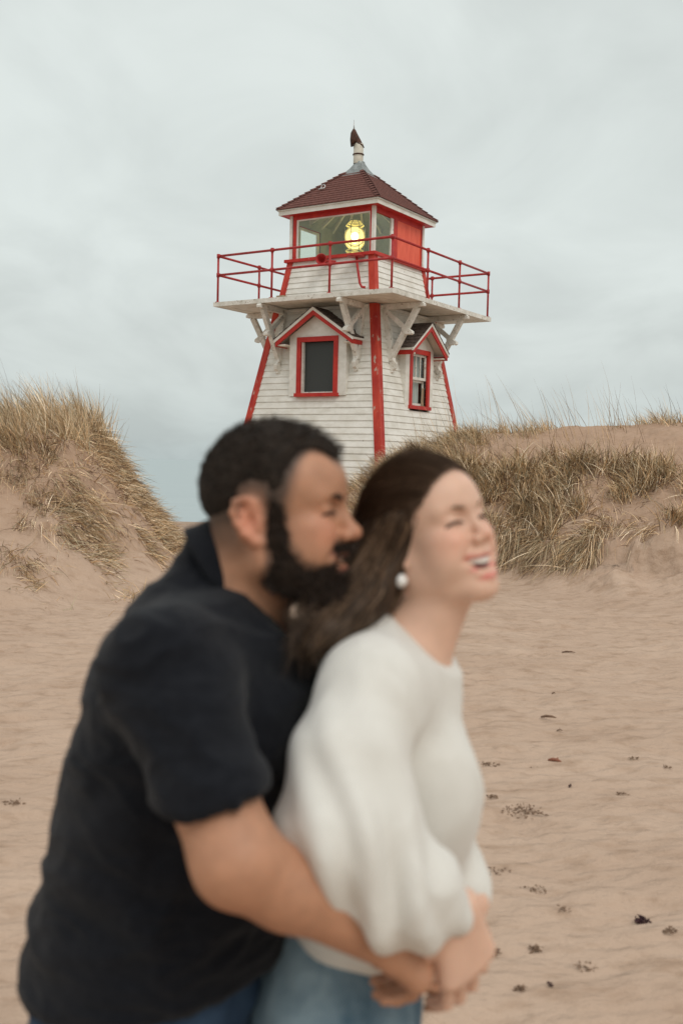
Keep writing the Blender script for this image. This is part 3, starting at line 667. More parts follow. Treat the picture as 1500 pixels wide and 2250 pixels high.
# cowl: a curved hood facing right (world +x), built in world-aligned frame
Rc = Matrix.Rotation(radians(32.92), 3, 'Z')
m = MB()
cp = [(-.15, 8.87), (-.168, 9.03), (-.155, 9.18), (-.11, 9.262), (-.055, 9.25), (-.005, 9.16), (.07, 9.03), (.165, 8.855), (.13, 8.84), (.03, 8.90), (-.05, 8.93), (-.11, 8.90)]
sl = [-1, -.9, -.65, -.3, 0, .3, .65, .9, 1]; k = len(cp); vs = []
for t in sl:
    q = math.sqrt(max(0.0, 1 - t * t)) * 0.75 + 0.25
    for (x, z) in cp: vs.append(Rc @ Vector((-.03 + (x + .02) * q - .02, t * 0.115, 9.02 + (z - 9.02) * (0.5 + 0.5 * q))) + Vector((-.03, -.02, 0)))
m.add(vs, [(i * k + j, i * k + (j + 1) % k, (i + 1) * k + (j + 1) % k, (i + 1) * k + j) for i in range(len(sl) - 1) for j in range(k)] + [tuple(range(k)), tuple(range((len(sl) - 1) * k, len(sl) * k))[::-1]])
m.build('cowl', M['rust'], TW, True)
MB().tube([Rc @ Vector((-0.11, 0, 9.2)) + Vector((-.03, -.02, 0)), Rc @ Vector((-0.12, 0, 9.47)) + Vector((-.03, -.02, 0))], [0.022, 0.004], 8).build('lightning_rod', M['steel'], TW, True)
# roof hook
pts = [(-0.42 + 0.05 * cos(t) * 1.0, -1.0 - 0.02, 7.735 + 0.05 * sin(t)) for t in np.linspace(-0.5, 3.9, 12)]
rp = []
for (x, y, z) in pts:
    rp.append((x, -(0.84 - (z - 7.735) * 0.3), z + 0.09))
mb = MB().tube(rp, 0.012, 6); mb.tube([(-0.52, -0.88, 7.77), (-0.36, -0.86, 7.79)], 0.015, 6); mb.build('roof_hook', M['steel'], TW, True)
# lens lamp
LZc = 6.80
lens = empty('lamp', (-0.06, -0.04, 0)); lens.parent = TW
MB().lathe([(0.0, LZc - .085), (0.06, LZc - .06), (0.085, LZc), (0.06, LZc + .06), (0.0, LZc + .085)], (0, 0, 0), 20).build('bulb', M['bulb'], lens, True)
# bullseye rings facing the camera (local frame: camera lies towards -y +x rotated)
vdir = Vector((-0.228, -24.2, -5.1)); vdir = Matrix.Rotation(radians(32.92), 3, 'Z') @ vdir; vdir.normalize()
vh = Vector((vdir.x, vdir.y, 0)).normalized(); side = vh.cross(Vector((0, 0, 1)))
for ang_k in (0, 2):
    Rk = Matrix.Rotation(ang_k * pi / 2, 3, 'Z')
    d, s_ = Rk @ vh, Rk @ side
    for r_, tr, mt in ((0.225, 0.013, 'lit_lens_dim'), (0.185, 0.017, 'lit_lens'), (0.145, 0.015, 'lit_lens'), (0.105, 0.016, 'lit_lens'), (0.06, 0.02, 'bulb')):
        m = MB(); c = Vector((0, 0, LZc)) + d * 0.22
        m.tube([c + s_ * (r_ * cos(t)) + Vector((0, 0, r_ * sin(t))) for t in np.linspace(0, 2 * pi, 33)], tr, 6, False)
        m.build('lens_ring', M[mt], lens, True)
    m = MB(); c = Vector((0, 0, LZc)) + d * 0.215; n = 28
    vs = [c] + [c + s_ * (0.225 * cos(2 * pi * k / n)) + Vector((0, 0, 0.225 * sin(2 * pi * k / n))) for k in range(n)]
    m.add(vs, [(0, 1 + k, 1 + (k + 1) % n) for k in range(n)]); m.build('lens_disc', M['lens_lit'], lens)
for dz, rr in ((0.29, 0.20), (0.335, 0.165), (0.375, 0.13), (-0.29, 0.20), (-0.335, 0.165)):
    MB().tube([(rr * cos(t), rr * sin(t), LZc + dz) for t in np.linspace(0, 2 * pi, 33)], 0.014, 6, False).build('lens_prism', M['lit_lens_dim'], lens, True)
m = MB()
for k in range(8):
    a = 2 * pi * k / 8 + 0.2
    m.tube([(0.25 * cos(a), 0.25 * sin(a), LZc - 0.4), (0.25 * cos(a), 0.25 * sin(a), LZc + 0.27), (0.1 * cos(a), 0.1 * sin(a), LZc + 0.42)], 0.008, 6)
m.lathe([(0.0, 6.17), (0.2, 6.17), (0.16, 6.3), (0.26, 6.38), (0.26, 6.41), (0.0, 6.41)], (0, 0, 0), 20)
m.build('lens_frame', M['zinc'], lens, True)
# fog horn
hn = MB()
hdir = (Rc @ Vector((-0.12, -1, 0.0))).normalized()
h0 = Vector((0.10, -1.16, 6.06))
prof = [(-0.30, 0.02), (-0.18, 0.035), (-0.08, 0.05), (0.0, 0.075), (0.06, 0.11), (0.085, 0.125), (0.09, 0.112), (0.05, 0.085), (-0.02, 0.05), (-0.06, 0.0)]
a_ = Vector((0, 0, 1)); b_ = hdir.cross(a_).normalized(); n = 22
vs = []; hc = Vector((-0.02, -1.42, 6.07))
for u, r_ in prof:
    for k in range(n): vs.append(hc + hdir * u + (a_ * cos(2 * pi * k / n) + b_ * sin(2 * pi * k / n)) * r_)
hn.add(vs, [(i * n + k, i * n + (k + 1) % n, (i + 1) * n + (k + 1) % n, (i + 1) * n + k) for i in range(len(prof) - 1) for k in range(n)])
hn.bar(hc - hdir * 0.1, Vector((hc.x, -1.15, 6.05)), 0.05, 0.05)
hn.tube([hc - hdir * .1, hc - hdir * .1 + b_ * -0.30 + Vector((0, 0, -0.03))], [0.03, 0.035], 8)
hn.build('fog_horn', M['rail'], TW, True)
# small shelf with bent stay
st = MB(); st.lathe([(0.0, 6.075), (0.2, 6.085), (0.2, 6.10), (0.0, 6.10)], (0.80, -1.32, 0), 18)
st.tube([(0.83, -1.34, 6.08), (0.86, -1.36, 5.9), (0.95, -1.38, 5.5), (1.0, -1.38, 5.42), (1.06, -1.33, 5.41)], 0.028, 8)
st.build('lamp_shelf', M['rail'], TW, True)
# little blocks on the deck edge
MB().box(-0.62, -0.42, -2.24, -2.12, 5.16, 5.215).build('deck_block', M['wood'], TW)

# ---------------------------------------------------------------- dune grass
GCOL = np.array([(0.62, 0.44, 0.255), (0.50, 0.345, 0.20), (0.76, 0.59, 0.39), (0.32, 0.235, 0.145), (0.16, 0.098, 0.06), (0.84, 0.70, 0.51), (0.44, 0.375, 0.245)])
def blades(roots, dirs, length, width, droop, cols, segs=5, wind=(-0.25, 0.0)):
    n = len(roots); T = np.linspace(0, 1, segs)
    side = np.cross(dirs, np.array([0, 1.0, 0.15])); side /= np.linalg.norm(side, axis=1, keepdims=True) + 1e-9
    tw = rng.uniform(-0.9, 0.9, n)[:, None]; side = side * np.cos(tw) + np.array([0, 1.0, 0]) * np.sin(tw)
    V = np.zeros((n, segs, 2, 3)); pos = roots.copy(); d = dirs.copy()
    st = length / (segs - 1)
    for i in range(segs):
        w = width * 1.25 * (1 - T[i] ** 1.5) + 0.0008
        V[:, i, 0] = pos - side * w[:, None] * 0.5; V[:, i, 1] = pos + side * w[:, None] * 0.5
        d = d + np.stack([wind[0] * 0.25 * np.ones(n), np.full(n, wind[1] * .25), -droop], -1); d /= np.linalg.norm(d, axis=1, keepdims=True)
        pos = pos + d * st[:, None]
    C = np.repeat(cols[:, None, :], segs * 2, 1)
    return V.reshape(-1, 3), C.reshape(-1, 3), n, segs
def blade_faces(n, segs):
    b = (np.arange(n) * segs * 2)[:, None, None] + (np.arange(segs - 1) * 2)[None, :, None]
    return (b + np.array([0, 1, 3, 2])[None, None, :]).reshape(-1, 4)
GRASS = tinted('dry_grass', 0.7, 0.2)
def normal_at(x, y):
    e = 0.06; zx = (height(x + e, y, False) - height(x - e, y, False)) / (2 * e); zy = (height(x, y + e, False) - height(x, y - e, False)) / (2 * e)
    nrm = np.stack([-zx, -zy, np.ones_like(zx)], -1); return nrm / np.linalg.norm(nrm, axis=1, keepdims=True)
def grow(parts, tx, ty, per, L0, L1, lean, droop, spread=0.10, w=0.007, mode='up', wind=(-0.25, 0), palette=None, rad=0.07):
    n = len(tx) * per
    x = np.repeat(tx, per) + rng.normal(0, rad, n); y = np.repeat(ty, per) + rng.normal(0, rad, n)
    z = height(x, y, False) - 0.02
    nm = normal_at(x, y)
    if mode == 'up': base = np.array([0, 0, 1.0]) * 0.9 + nm * 0.25
    elif mode == 'mat':   # lying down the slope
        down = np.stack([nm[:, 0], nm[:, 1], -0.35 * np.ones(n)], -1); base = nm * 0.35 + down * 1.1
    else: base = nm * 0.25 + rng.normal(0, 0.6, (n, 3)) * np.array([1, 1, 0.35])
    tl = np.repeat(rng.normal(0, 0.16, (len(tx), 3)), per, 0)
    d = base + np.array([lean[0], lean[1], 0]) + tl + rng.normal(0, spread, (n, 3)); d /= np.linalg.norm(d, axis=1, keepdims=True)
    ln = np.repeat(rng.uniform(L0, L1, len(tx)), per) * rng.uniform(0.45, 1.1, n)
    pal = GCOL if palette is None else GCOL[palette]
    c = pal[rng.integers(0, len(pal), n)] * 1.12 * rng.uniform(0.55, 1.3, (n, 1)) * np.repeat(rng.uniform(0.75, 1.2, len(tx)), per)[:, None]
    parts.append(blades(np.stack([x, y, z], -1), d, ln, rng.uniform(0.6, 1.2, n) * w, droop * rng.uniform(0.3, 1.6, n), c, wind=wind))
def finish_grass(parts, name, label):
    vs, cs, fs, off = [], [], [], 0
    for v, c, n, sg in parts:
        vs.append(v); cs.append(c); fs.append(blade_faces(n, sg) + off); off += len(v)
    o = mesh_obj(name, np.concatenate(vs), np.concatenate(fs), GRASS, colors=np.concatenate(cs))
    return tag(o, label, 'grass', kind='stuff')
def scatter(n, x0, x1, y0, y1, mask):
    x = rng.uniform(x0, x1, n * 6); y = rng.uniform(y0, y1, n * 6); m = mask(x, y) > rng.uniform(0, 1, n * 6)
    return x[m][:n], y[m][:n]
# left dune
P = []
zl_ = lambda x, y: height(x, y, False)
mask = lambda x, y: (zl_(x, y) > 1.72) * (x < -3.0) * sstep(-0.9, 0.0, fbm(x * 1.6 + 3, y * 1.6, o=2))
tx, ty = scatter(230, -6.4, -3.05, 13.3, 15.6, mask); grow(P, tx, ty, 24, 0.34, 0.80, (-0.2, -0.1), 0.14, spread=0.26, w=0.0075, palette=[0, 1, 2, 6, 3, 5])
tx, ty = scatter(90, -6.4, -3.3, 13.0, 13.7, mask); grow(P, tx, ty, 20, 0.3, 0.6, (-0.1, -0.35), 0.2, spread=0.3)
mask = lambda x, y: sstep(0.22, 0.5, zl_(x, y)) * sstep(-0.55, 0.25, fbm(x * 1.3, y * 1.3 + 4, o=3) + 0.35)
tx, ty = scatter(330, -3.9, -1.9, 12.4, 16.4, mask); grow(P, tx, ty, 22, 0.22, 0.5, (0.05, -0.05), 0.22, spread=0.42, mode='mat', palette=[0, 1, 2, 4, 6, 5], wind=(0.05, 0))
# ragged fringe along the outline
mask = lambda x, y: (zl_(x, y) > 0.3) * 1.0
tx, ty = scatter(170, -3.6, -2.0, 14.0, 16.4, mask); grow(P, tx, ty, 12, 0.15, 0.42, (0.25, -0.1), 0.18, spread=0.45, mode='litter', palette=[0, 1, 4, 2, 3], wind=(0.1, 0))
mask = lambda x, y: sstep(0.0, 0.35, fbm(x * 1.5 + 2, y * 1.8, o=3)) * (zl_(x, y) > 0.35)
tx, ty = scatter(150, -5.6, -2.3, 11.6, 13.6, mask); grow(P, tx, ty, 22, 0.2, 0.45, (0.05, -0.1), 0.28, spread=0.45, mode='mat', palette=[0, 1, 2, 4, 6], wind=(0.1, 0))
tx, ty = scatter(200, -5.6, -2.2, 11.8, 14.5, mask); grow(P, tx, ty, 18, 0.10, 0.36, (0.0, -0.0), 0.2, spread=0.5, mode='litter', palette=[1, 4, 4, 0, 2], w=0.007, rad=0.15)
for (px, py, yy) in ((30, 1200, 11.6), (60, 1240, 11.4), (35, 1170, 11.7), (85, 1215, 11.6), (150, 1330, 10.9), (95, 1290, 11.0), (190, 1345, 10.8), (270, 1235, 11.9), (300, 1250, 11.9), (330, 1240, 12.1), (285, 1215, 12.0), (310, 1215, 12.1), (345, 1225, 12.3), (250, 1195, 12.3)):
    p = at(px, py, yy); tx = p[0] + rng.normal(0, 0.12, 5); ty = yy + rng.normal(0, 0.12, 5)
    grow(P, tx, ty, 14 if px not in (150, 95, 190) else 3, 0.15, 0.34, (0.1, -0.1), 0.2, spread=0.4, mode='mat', palette=[0, 1, 2, 6])
tx, ty = scatter(26, -5.2, -3.2, 13.4, 14.8, lambda x, y: (zl_(x, y) > 1.75) * 1.0); grow(P, tx, ty, 2, 0.9, 1.15, (-0.08, 0), 0.02, spread=0.08, w=0.005, palette=[1, 3, 4])
tx, ty = scatter(150, -10.5, -6.4, 13.2, 16.0, lambda x, y: (zl_(x, y) > 1.72) * 1.0); grow(P, tx, ty, 20, 0.34, 0.80, (-0.2, -0.1), 0.14, spread=0.26, w=0.0085)
finish_grass(P, 'dune_grass', 'dry marram grass standing and hanging on the left dune')
# right dune
P = []
pat1 = lambda x, y: (1 - 0.95 * ((x > 2.25) & (x < 3.15) & (y > 16.2) & (y < 17.4))) * (1 - 0.93 * (x > 3.9) * (y < 17.2) * (y > 15.9))
mask = lambda x, y: (zl_(x, y) > 0.9) * sstep(-0.5, 0.2, fbm(x * 1.2 + 9, y * 1.2, o=3) + 0.15) * pat1(x, y)
tx, ty = scatter(330, 0.0, 2.3, 16.0, 18.0, mask); grow(P, tx, ty, 20, 0.24, 0.48, (-0.25, -0.2), 0.28, spread=0.38, w=0.0070)
mask = lambda x, y: (zl_(x, y) > 1.5) * sstep(-0.1, 0.35, fbm(x * 1.7 + 5, y * 1.7, o=2) + 0.05)
tx, ty = scatter(85, 2.0, 6.6, 17.0, 18.0, mask); grow(P, tx, ty, 12, 0.18, 0.42, (-0.15, -0.1), 0.16, spread=0.32, w=0.0064, palette=[0, 1, 2, 6, 3])
mask2 = lambda x, y: sstep(-0.15, 0.35, fbm(x * 1.5 + 1.3, y * 1.5 + 2, o=3) + 0.34 - 0.8 * sstep(4.1, 4.8, x)) * (zl_(x, y) > 0.45 + 0.5 * sstep(2.4, 3.4, x)) * (zl_(x, y) < 1.85) * pat1(x, y)
tx, ty = scatter(340, 1.6, 5.7, 13.9, 16.7, mask2); grow(P, tx, ty, 21, 0.28, 0.62, (0.05, -0.45), 0.26, spread=0.34, w=0.0098, palette=[0, 1, 2, 5, 6, 3, 4])
mask3 = lambda x, y: (zl_(x, y) > 0.35) * (zl_(x, y) < 1.7) * sstep(-0.6, 0.2, fbm(x * 1.6, y * 1.6, o=2))
tx, ty = scatter(400, 1.2, 3.6, 14.3, 16.6, mask3); grow(P, tx, ty, 24, 0.35, 0.7, (-0.2, -0.25), 0.34, spread=0.48, mode='mat', w=0.0082, palette=[0, 2, 5, 1, 6, 4])
mask4 = lambda x, y: (zl_(x, y) > 0.32 + 0.5 * sstep(2.2, 3.0, x)) * (zl_(x, y) < 0.72 + 0.25 * (x > 2.6)) * (1 - 0.8 * (x > 4.2)) * sstep(-0.5, 0.3, fbm(x * 2, y * 2, o=2) + 0.1)
tx, ty = scatter(210, 1.8, 4.9, 13.2, 15.4, mask4); grow(P, tx, ty, 22, 0.25, 0.6, (-0.2, -0.3), 0.34, spread=0.5, mode='mat', w=0.0078, palette=[0, 2, 1, 5, 4])
tx, ty = scatter(210, 1.5, 5.8, 13.6, 16.4, lambda x, y: mask3(x, y) * (zl_(x, y) > 0.35 + 0.45 * sstep(2.2, 3.0, x))); grow(P, tx, ty, 18, 0.12, 0.4, (0, 0), 0.2, spread=0.5, mode='litter', palette=[1, 4, 4, 0, 2], rad=0.16)
tx, ty = scatter(70, 1.2, 4.8, 16.4, 17.8, lambda x, y: (zl_(x, y) > 1.4) * 1.0); grow(P, tx, ty, 2, 0.7, 1.15, (-0.16, 0), 0.05, spread=0.12, w=0.0052, palette=[1, 3, 4, 0])
tx, ty = scatter(14, 4.6, 6.2, 17.0, 17.8, lambda x, y: (zl_(x, y) > 1.4) * 1.0); grow(P, tx, ty, 2, 0.5, 0.8, (-0.12, 0), 0.035, spread=0.10, w=0.0052, palette=[1, 3, 4, 0])
tx, ty = scatter(260, 5.6, 11.5, 13.0, 18.0, lambda x, y: (zl_(x, y) > 0.95) * sstep(-0.05, 0.3, fbm(x * 1.2 + 1.3, y * 1.3 + 2, o=3))); grow(P, tx, ty, 18, 0.28, 0.55, (0.0, -0.35), 0.2, spread=0.32, w=0.0088, palette=[0, 1, 2, 6, 3])
finish_grass(P, 'dune_grass', 'dry straw coloured marram grass covering the right dune beside the lighthouse')
# ---------------------------------------------------------------- things lying on the sand
WEED = noisy('dried_seaweed', (0.13, 0.08, 0.05), (0.30, 0.20, 0.135), 60, 0.85)
WEED_D = noisy('dark_red_seaweed', (0.020, 0.006, 0.008), (0.06, 0.018, 0.02), 60, 0.7)
TWIG = noisy('driftwood_bark', (0.10, 0.06, 0.04), (0.24, 0.15, 0.10), 40, 0.85)
TWIG_R = noisy('reddish_driftwood', (0.20, 0.075, 0.045), (0.30, 0.13, 0.08), 40, 0.8)
def ground_at(px, py):
    r = ray(px, py); t = CAM_Z / -r[2]
    for _ in range(25):
        z = float(height(np.array([r[0] * t]), np.array([r[1] * t]), True)[0]); t = (CAM_Z - z) / -r[2]
    return Vector((r[0] * t, r[1] * t, z))
def weed(px, py, wpx, n, mat, label, cat='seaweed', group=None, flat=0.3, size=0.85):
    p = ground_at(px, py); s = wpx / F_PX * p.y * 0.5
    mb = MB()
    for i in range(n):
        a = random.uniform(0, 2 * pi); r = s * random.random() ** 0.7
        c = Vector((cos(a) * r, sin(a) * r * 0.9, 0.004 + random.uniform(0, 0.012) * size))
        d = Vector((random.gauss(0, 1), random.gauss(0, 1), random.gauss(0, flat))).normalized(); l = random.uniform(.006, .024) * size; th = random.uniform(.0018, .005) * size
        mid = c + d * l * .5 + Vector((random.gauss(0, .003), random.gauss(0, .003), random.uniform(0, .006) * size))
        mb.tube([c, mid, c + d * l], [th * .6, th, th * .3], 5)
    o = mb.build('seaweed' if cat == 'seaweed' else cat, mat, None, True); o.location = p + Vector((0, 0, -0.002)); return tag(o, label, cat, group)
def twig(px, py, wpx, ang, mat, label, th=.006, fork=False):
    p = ground_at(px, py); l = wpx / F_PX * p.y
    d = Vector((cos(ang), sin(ang), 0)); mb = MB(); q = Vector((-d.y, d.x, 0))
    mb.tube([-d * l * .5 + Vector((0, 0, .004)), -d * l * .15 + q * l * .05 + Vector((0, 0, .010)), d * l * .2 + Vector((0, 0, .010)), d * l * .5 - q * l * .04 + Vector((0, 0, .003))], [th * .6, th, th * .9, th * .3], 7)
    if fork: mb.tube([d * l * .05 + Vector((0, 0, .01)), d * l * .2 + q * l * .2 + Vector((0, 0, .02))], [th * .6, th * .25], 6)
    o = mb.build('twig', mat, None, True); o.location = p; return tag(o, label, 'twig')
weed(1152, 1786, 105, 90, WEED, 'widest scatter of brown dried seaweed on the sand right of the sweater', size=.9)
weed(1114, 1651, 62, 44, WEED, 'flat brown seaweed mat on the sand level with the chest of the sweater')
weed(1074, 1682, 50, 36, WEED, 'brown seaweed clump half hidden behind the front of the sweater')
weed(1410, 2028, 36, 46, WEED_D, 'nearly black red seaweed clump low on the right of the beach', size=1.0)
weed(1472, 2049, 34, 30, WEED, 'brown seaweed clump just right of the nearly black one')
weed(1178, 2090, 36, 34, WEED, 'dark seaweed clump with upturned ends on the sand right of the hands')
weed(1080, 2097, 34, 22, WEED, 'seaweed clump touching the edge of the woman\'s hand in the picture', size=.9)
weed(1286, 2127, 52, 24, WEED, 'thin reddish line of seaweed crumbs low on the right of the beach', size=.7)
weed(1080, 1753, 26, 20, WEED, 'small seaweed knot right beside the belly of the sweater')
weed(1390, 1667, 24, 16, WEED, 'pale brown seaweed tuft on the sand, upper one of the right hand group')
weed(1464, 1688, 22, 16, WEED, 'small seaweed tuft near the right edge of the beach')
weed(1180, 1692, 24, 16, WEED, 'small dark seaweed tuft under the reddish twig')
weed(1366, 1748, 20, 14, WEED, 'lone seaweed knot on bare sand in the middle of the right hand beach')
weed(1092, 1916, 60, 20, WEED, 'sparse seaweed crumbs beside the woman\'s sleeve cuff', size=.7)
weed(1172, 1958, 66, 26, WEED, 'long sparse trail of seaweed crumbs level with the woman\'s wrist', size=.7)
weed(1240, 2001, 34, 14, WEED, 'few seaweed crumbs left of the nearly black clump', size=.7)
weed(1142, 2177, 20, 18, WEED, 'small dark seaweed tuft nearest the bottom right of the picture')
weed(1208, 2168, 10, 8, WEED_D, 'tiny black seaweed speck near the bottom of the beach', size=.7)
weed(1254, 1729, 15, 9, WEED_D, 'tiny black seaweed scrap with a thin tail in mid beach', size=.8)
weed(30, 1766, 46, 26, WEED, 'brown seaweed clump on the sand behind the man\'s back')
twig(1248, 1434, 30, .02, TWIG, 'pale thin twig lying farthest out on the right hand beach', .007)
twig(1215, 1525, 12, .8, TWIG, 'short dark twig standing slightly out of the sand below the farthest twig', .006)
twig(1204, 1577, 34, .0, TWIG, 'brown twig half buried in its own hollow on the beach', .009)
twig(1218, 1673, 30, -.35, TWIG_R, 'reddish broken driftwood twig on the right hand beach', .010, True)
twig(1228, 1607, 16, .5, TWIG, 'thin short twig just under the half buried one', .004, True)
# ---------------------------------------------------------------- people: implicit surfaces turned into meshes
class Vol:
    def __init__(s, xs, ys, zs):
        s.xs, s.ys, s.zs = [np.asarray(a, np.float32) for a in (xs, ys, zs)]
        s.D = np.full((len(s.xs), len(s.ys), len(s.zs)), 0.05, np.float32)
    def sub(s, lo, hi):
        sl = []
        for a, l, h in zip((s.xs, s.ys, s.zs), lo, hi):
            i0 = int(np.searchsorted(a, l)); i1 = int(np.searchsorted(a, h)); sl.append(slice(max(i0 - 1, 0), min(i1 + 1, len(a))))
        X = s.xs[sl[0]][:, None, None]; Y = s.ys[sl[1]][None, :, None]; Z = s.zs[sl[2]][None, None, :]
        return tuple(sl), X, Y, Z
    def comb(s, sl, d, k, mode):
        a = s.D[sl]
        if a.size == 0: return
        if mode == 'sub':
            d = -d; h = np.maximum(k - np.abs(a - d), 0) / k; s.D[sl] = np.maximum(a, d) + h * h * k * 0.25
        else:
            h = np.maximum(k - np.abs(a - d), 0) / k; s.D[sl] = np.minimum(a, d) - h * h * k * 0.25
    def ell(s, c, r, R=None, k=0.02, mode='add'):
        c = np.asarray(c, float); r = np.asarray(r, float); m = r.max() + k + 0.02
        sl, X, Y, Z = s.sub(c - m, c + m); X = X - c[0]; Y = Y - c[1]; Z = Z - c[2]
        if R is not None: u, v, w = [R[0, i] * X + R[1, i] * Y + R[2, i] * Z for i in range(3)]
        else: u, v, w = X, Y, Z
        k0 = np.sqrt((u / r[0]) ** 2 + (v / r[1]) ** 2 + (w / r[2]) ** 2) + 1e-6; k1 = np.sqrt((u / r[0] ** 2) ** 2 + (v / r[1] ** 2) ** 2 + (w / r[2] ** 2) ** 2) + 1e-6
        s.comb(sl, (k0 * (k0 - 1) / k1).astype(np.float32), k, mode); return s
    def cap(s, a, b, ra, rb, k=0.02, mode='add', flat=None):
        a = np.asarray(a, float); b = np.asarray(b, float); m = max(ra, rb) + k + 0.02
        sl, X, Y, Z = s.sub(np.minimum(a, b) - m, np.maximum(a, b) + m); d = b - a; L2 = (d @ d) + 1e-9
        px, py, pz = X - a[0], Y - a[1], Z - a[2]
        t = np.clip((px * d[0] + py * d[1] + pz * d[2]) / L2, 0, 1)
        q = np.sqrt((px - t * d[0]) ** 2 + (py - t * d[1]) ** 2 + (pz - t * d[2]) ** 2) - (ra + (rb - ra) * t)
        s.comb(sl, q.astype(np.float32), k, mode); return s
    def chain(s, pts, rs, k=0.02):
        for i in range(len(pts) - 1): s.cap(pts[i], pts[i + 1], rs[i], rs[i + 1], k)
        return s
    def mesh(s):
        D = s.D; S_ = D < 0
        c = np.zeros(tuple(n - 1 for n in D.shape), np.uint8)
        for i in (0, 1):
            for j in (0, 1):
                for k in (0, 1): c += S_[i:D.shape[0] - 1 + i, j:D.shape[1] - 1 + j, k:D.shape[2] - 1 + k]
        act = (c > 0) & (c < 8); A = np.argwhere(act); n = len(A)
        ix = np.full(c.shape, -1, np.int32); ix[act] = np.arange(n)
        cor = [(i, j, k) for i in (0, 1) for j in (0, 1) for k in (0, 1)]
        val = [D[A[:, 0] + i, A[:, 1] + j, A[:, 2] + k] for i, j, k in cor]
        pos = [np.stack([s.xs[A[:, 0] + i], s.ys[A[:, 1] + j], s.zs[A[:, 2] + k]], -1) for i, j, k in cor]
        acc = np.zeros((n, 3)); cnt = np.zeros(n)
        for a in range(8):
            for b in range(a + 1, 8):
                if sum(abs(p - q) for p, q in zip(cor[a], cor[b])) != 1: continue
                m = (val[a] < 0) != (val[b] < 0); t = np.where(m, val[a] / np.where(m, val[a] - val[b], 1), 0)
                acc[m] += (pos[a] + (pos[b] - pos[a]) * t[:, None])[m]; cnt[m] += 1
        V = acc / cnt[:, None]; Q = []
        for ax in range(3):
            sa = [slice(None)] * 3; sb = [slice(None)] * 3; sa[ax] = slice(0, -1); sb[ax] = slice(1, None)
            for q in range(3):
                if q != ax: sa[q] = slice(1, -1); sb[q] = slice(1, -1)
            e0, e1 = S_[tuple(sa)], S_[tuple(sb)]; d = e0 != e1; I = np.argwhere(d)
            o = [0, 0, 0]; p, r = [q for q in range(3) if q != ax]
            for q in (p, r): I[:, q] += 1
            def cell(dp, dr):
                J_ = I.copy(); J_[:, p] -= dp; J_[:, r] -= dr; return ix[J_[:, 0], J_[:, 1], J_[:, 2]]
            qd = np.stack([cell(1, 1), cell(0, 1), cell(0, 0), cell(1, 0)], -1)
            fl = e1[d] if ax != 1 else ~e1[d]
            qd[fl] = qd[fl][:, ::-1]; Q.append(qd)
        Q = np.concatenate(Q); Q = Q[(Q >= 0).all(1)]
        return V, Q
def relax(V, Q, it=2, f=0.5):
    e = np.concatenate([Q[:, [0, 1]], Q[:, [1, 2]], Q[:, [2, 3]], Q[:, [3, 0]]]); n = len(V)
    a = np.concatenate([e[:, 0], e[:, 1]]); b = np.concatenate([e[:, 1], e[:, 0]]); cnt = np.bincount(a, minlength=n)[:, None]
    for _ in range(it):
        for w in (f, -f * 0.9):
            m = np.stack([np.bincount(a, V[b, i], n) for i in range(3)], -1) / np.maximum(cnt, 1); V = V + (m - V) * w
    return V
def vnormals(V, Q):
    fn = np.cross(V[Q[:, 2]] - V[Q[:, 0]], V[Q[:, 3]] - V[Q[:, 1]]); N_ = np.zeros_like(V)
    for i in range(4):
        for j in range(3): N_[:, j] += np.bincount(Q[:, i], fn[:, j], len(V))
    return N_ / (np.linalg.norm(N_, axis=1, keepdims=True) + 1e-12)
class Fr:
    def __init__(s, o, yaw, pitch, roll, sc):
        s.o = np.asarray(o, float); s.s = sc
        s.R = np.array(Matrix.Rotation(-radians(yaw), 3, 'Z') @ Matrix.Rotation(-radians(pitch), 3, 'Y') @ Matrix.Rotation(radians(roll), 3, 'X'))
    def w(s, p): return s.o + s.R @ (np.asarray(p, float) * 0.001 * s.s)
    def ell(s, vol, c, r, k=12, mode='add', rot=None):
        R = s.R if rot is None else s.R @ np.array(rot); vol.ell(s.w(c), np.array(r) * 0.001 * s.s, R, k * 0.001 * s.s, mode)
    def cap(s, vol, a, b, ra, rb, k=12, mode='add'): vol.cap(s.w(a), s.w(b), ra * 0.001 * s.s, rb * 0.001 * s.s, k * 0.001 * s.s, mode)
    def loc(s, V): return ((V - s.o) @ s.R) / (0.001 * s.s)
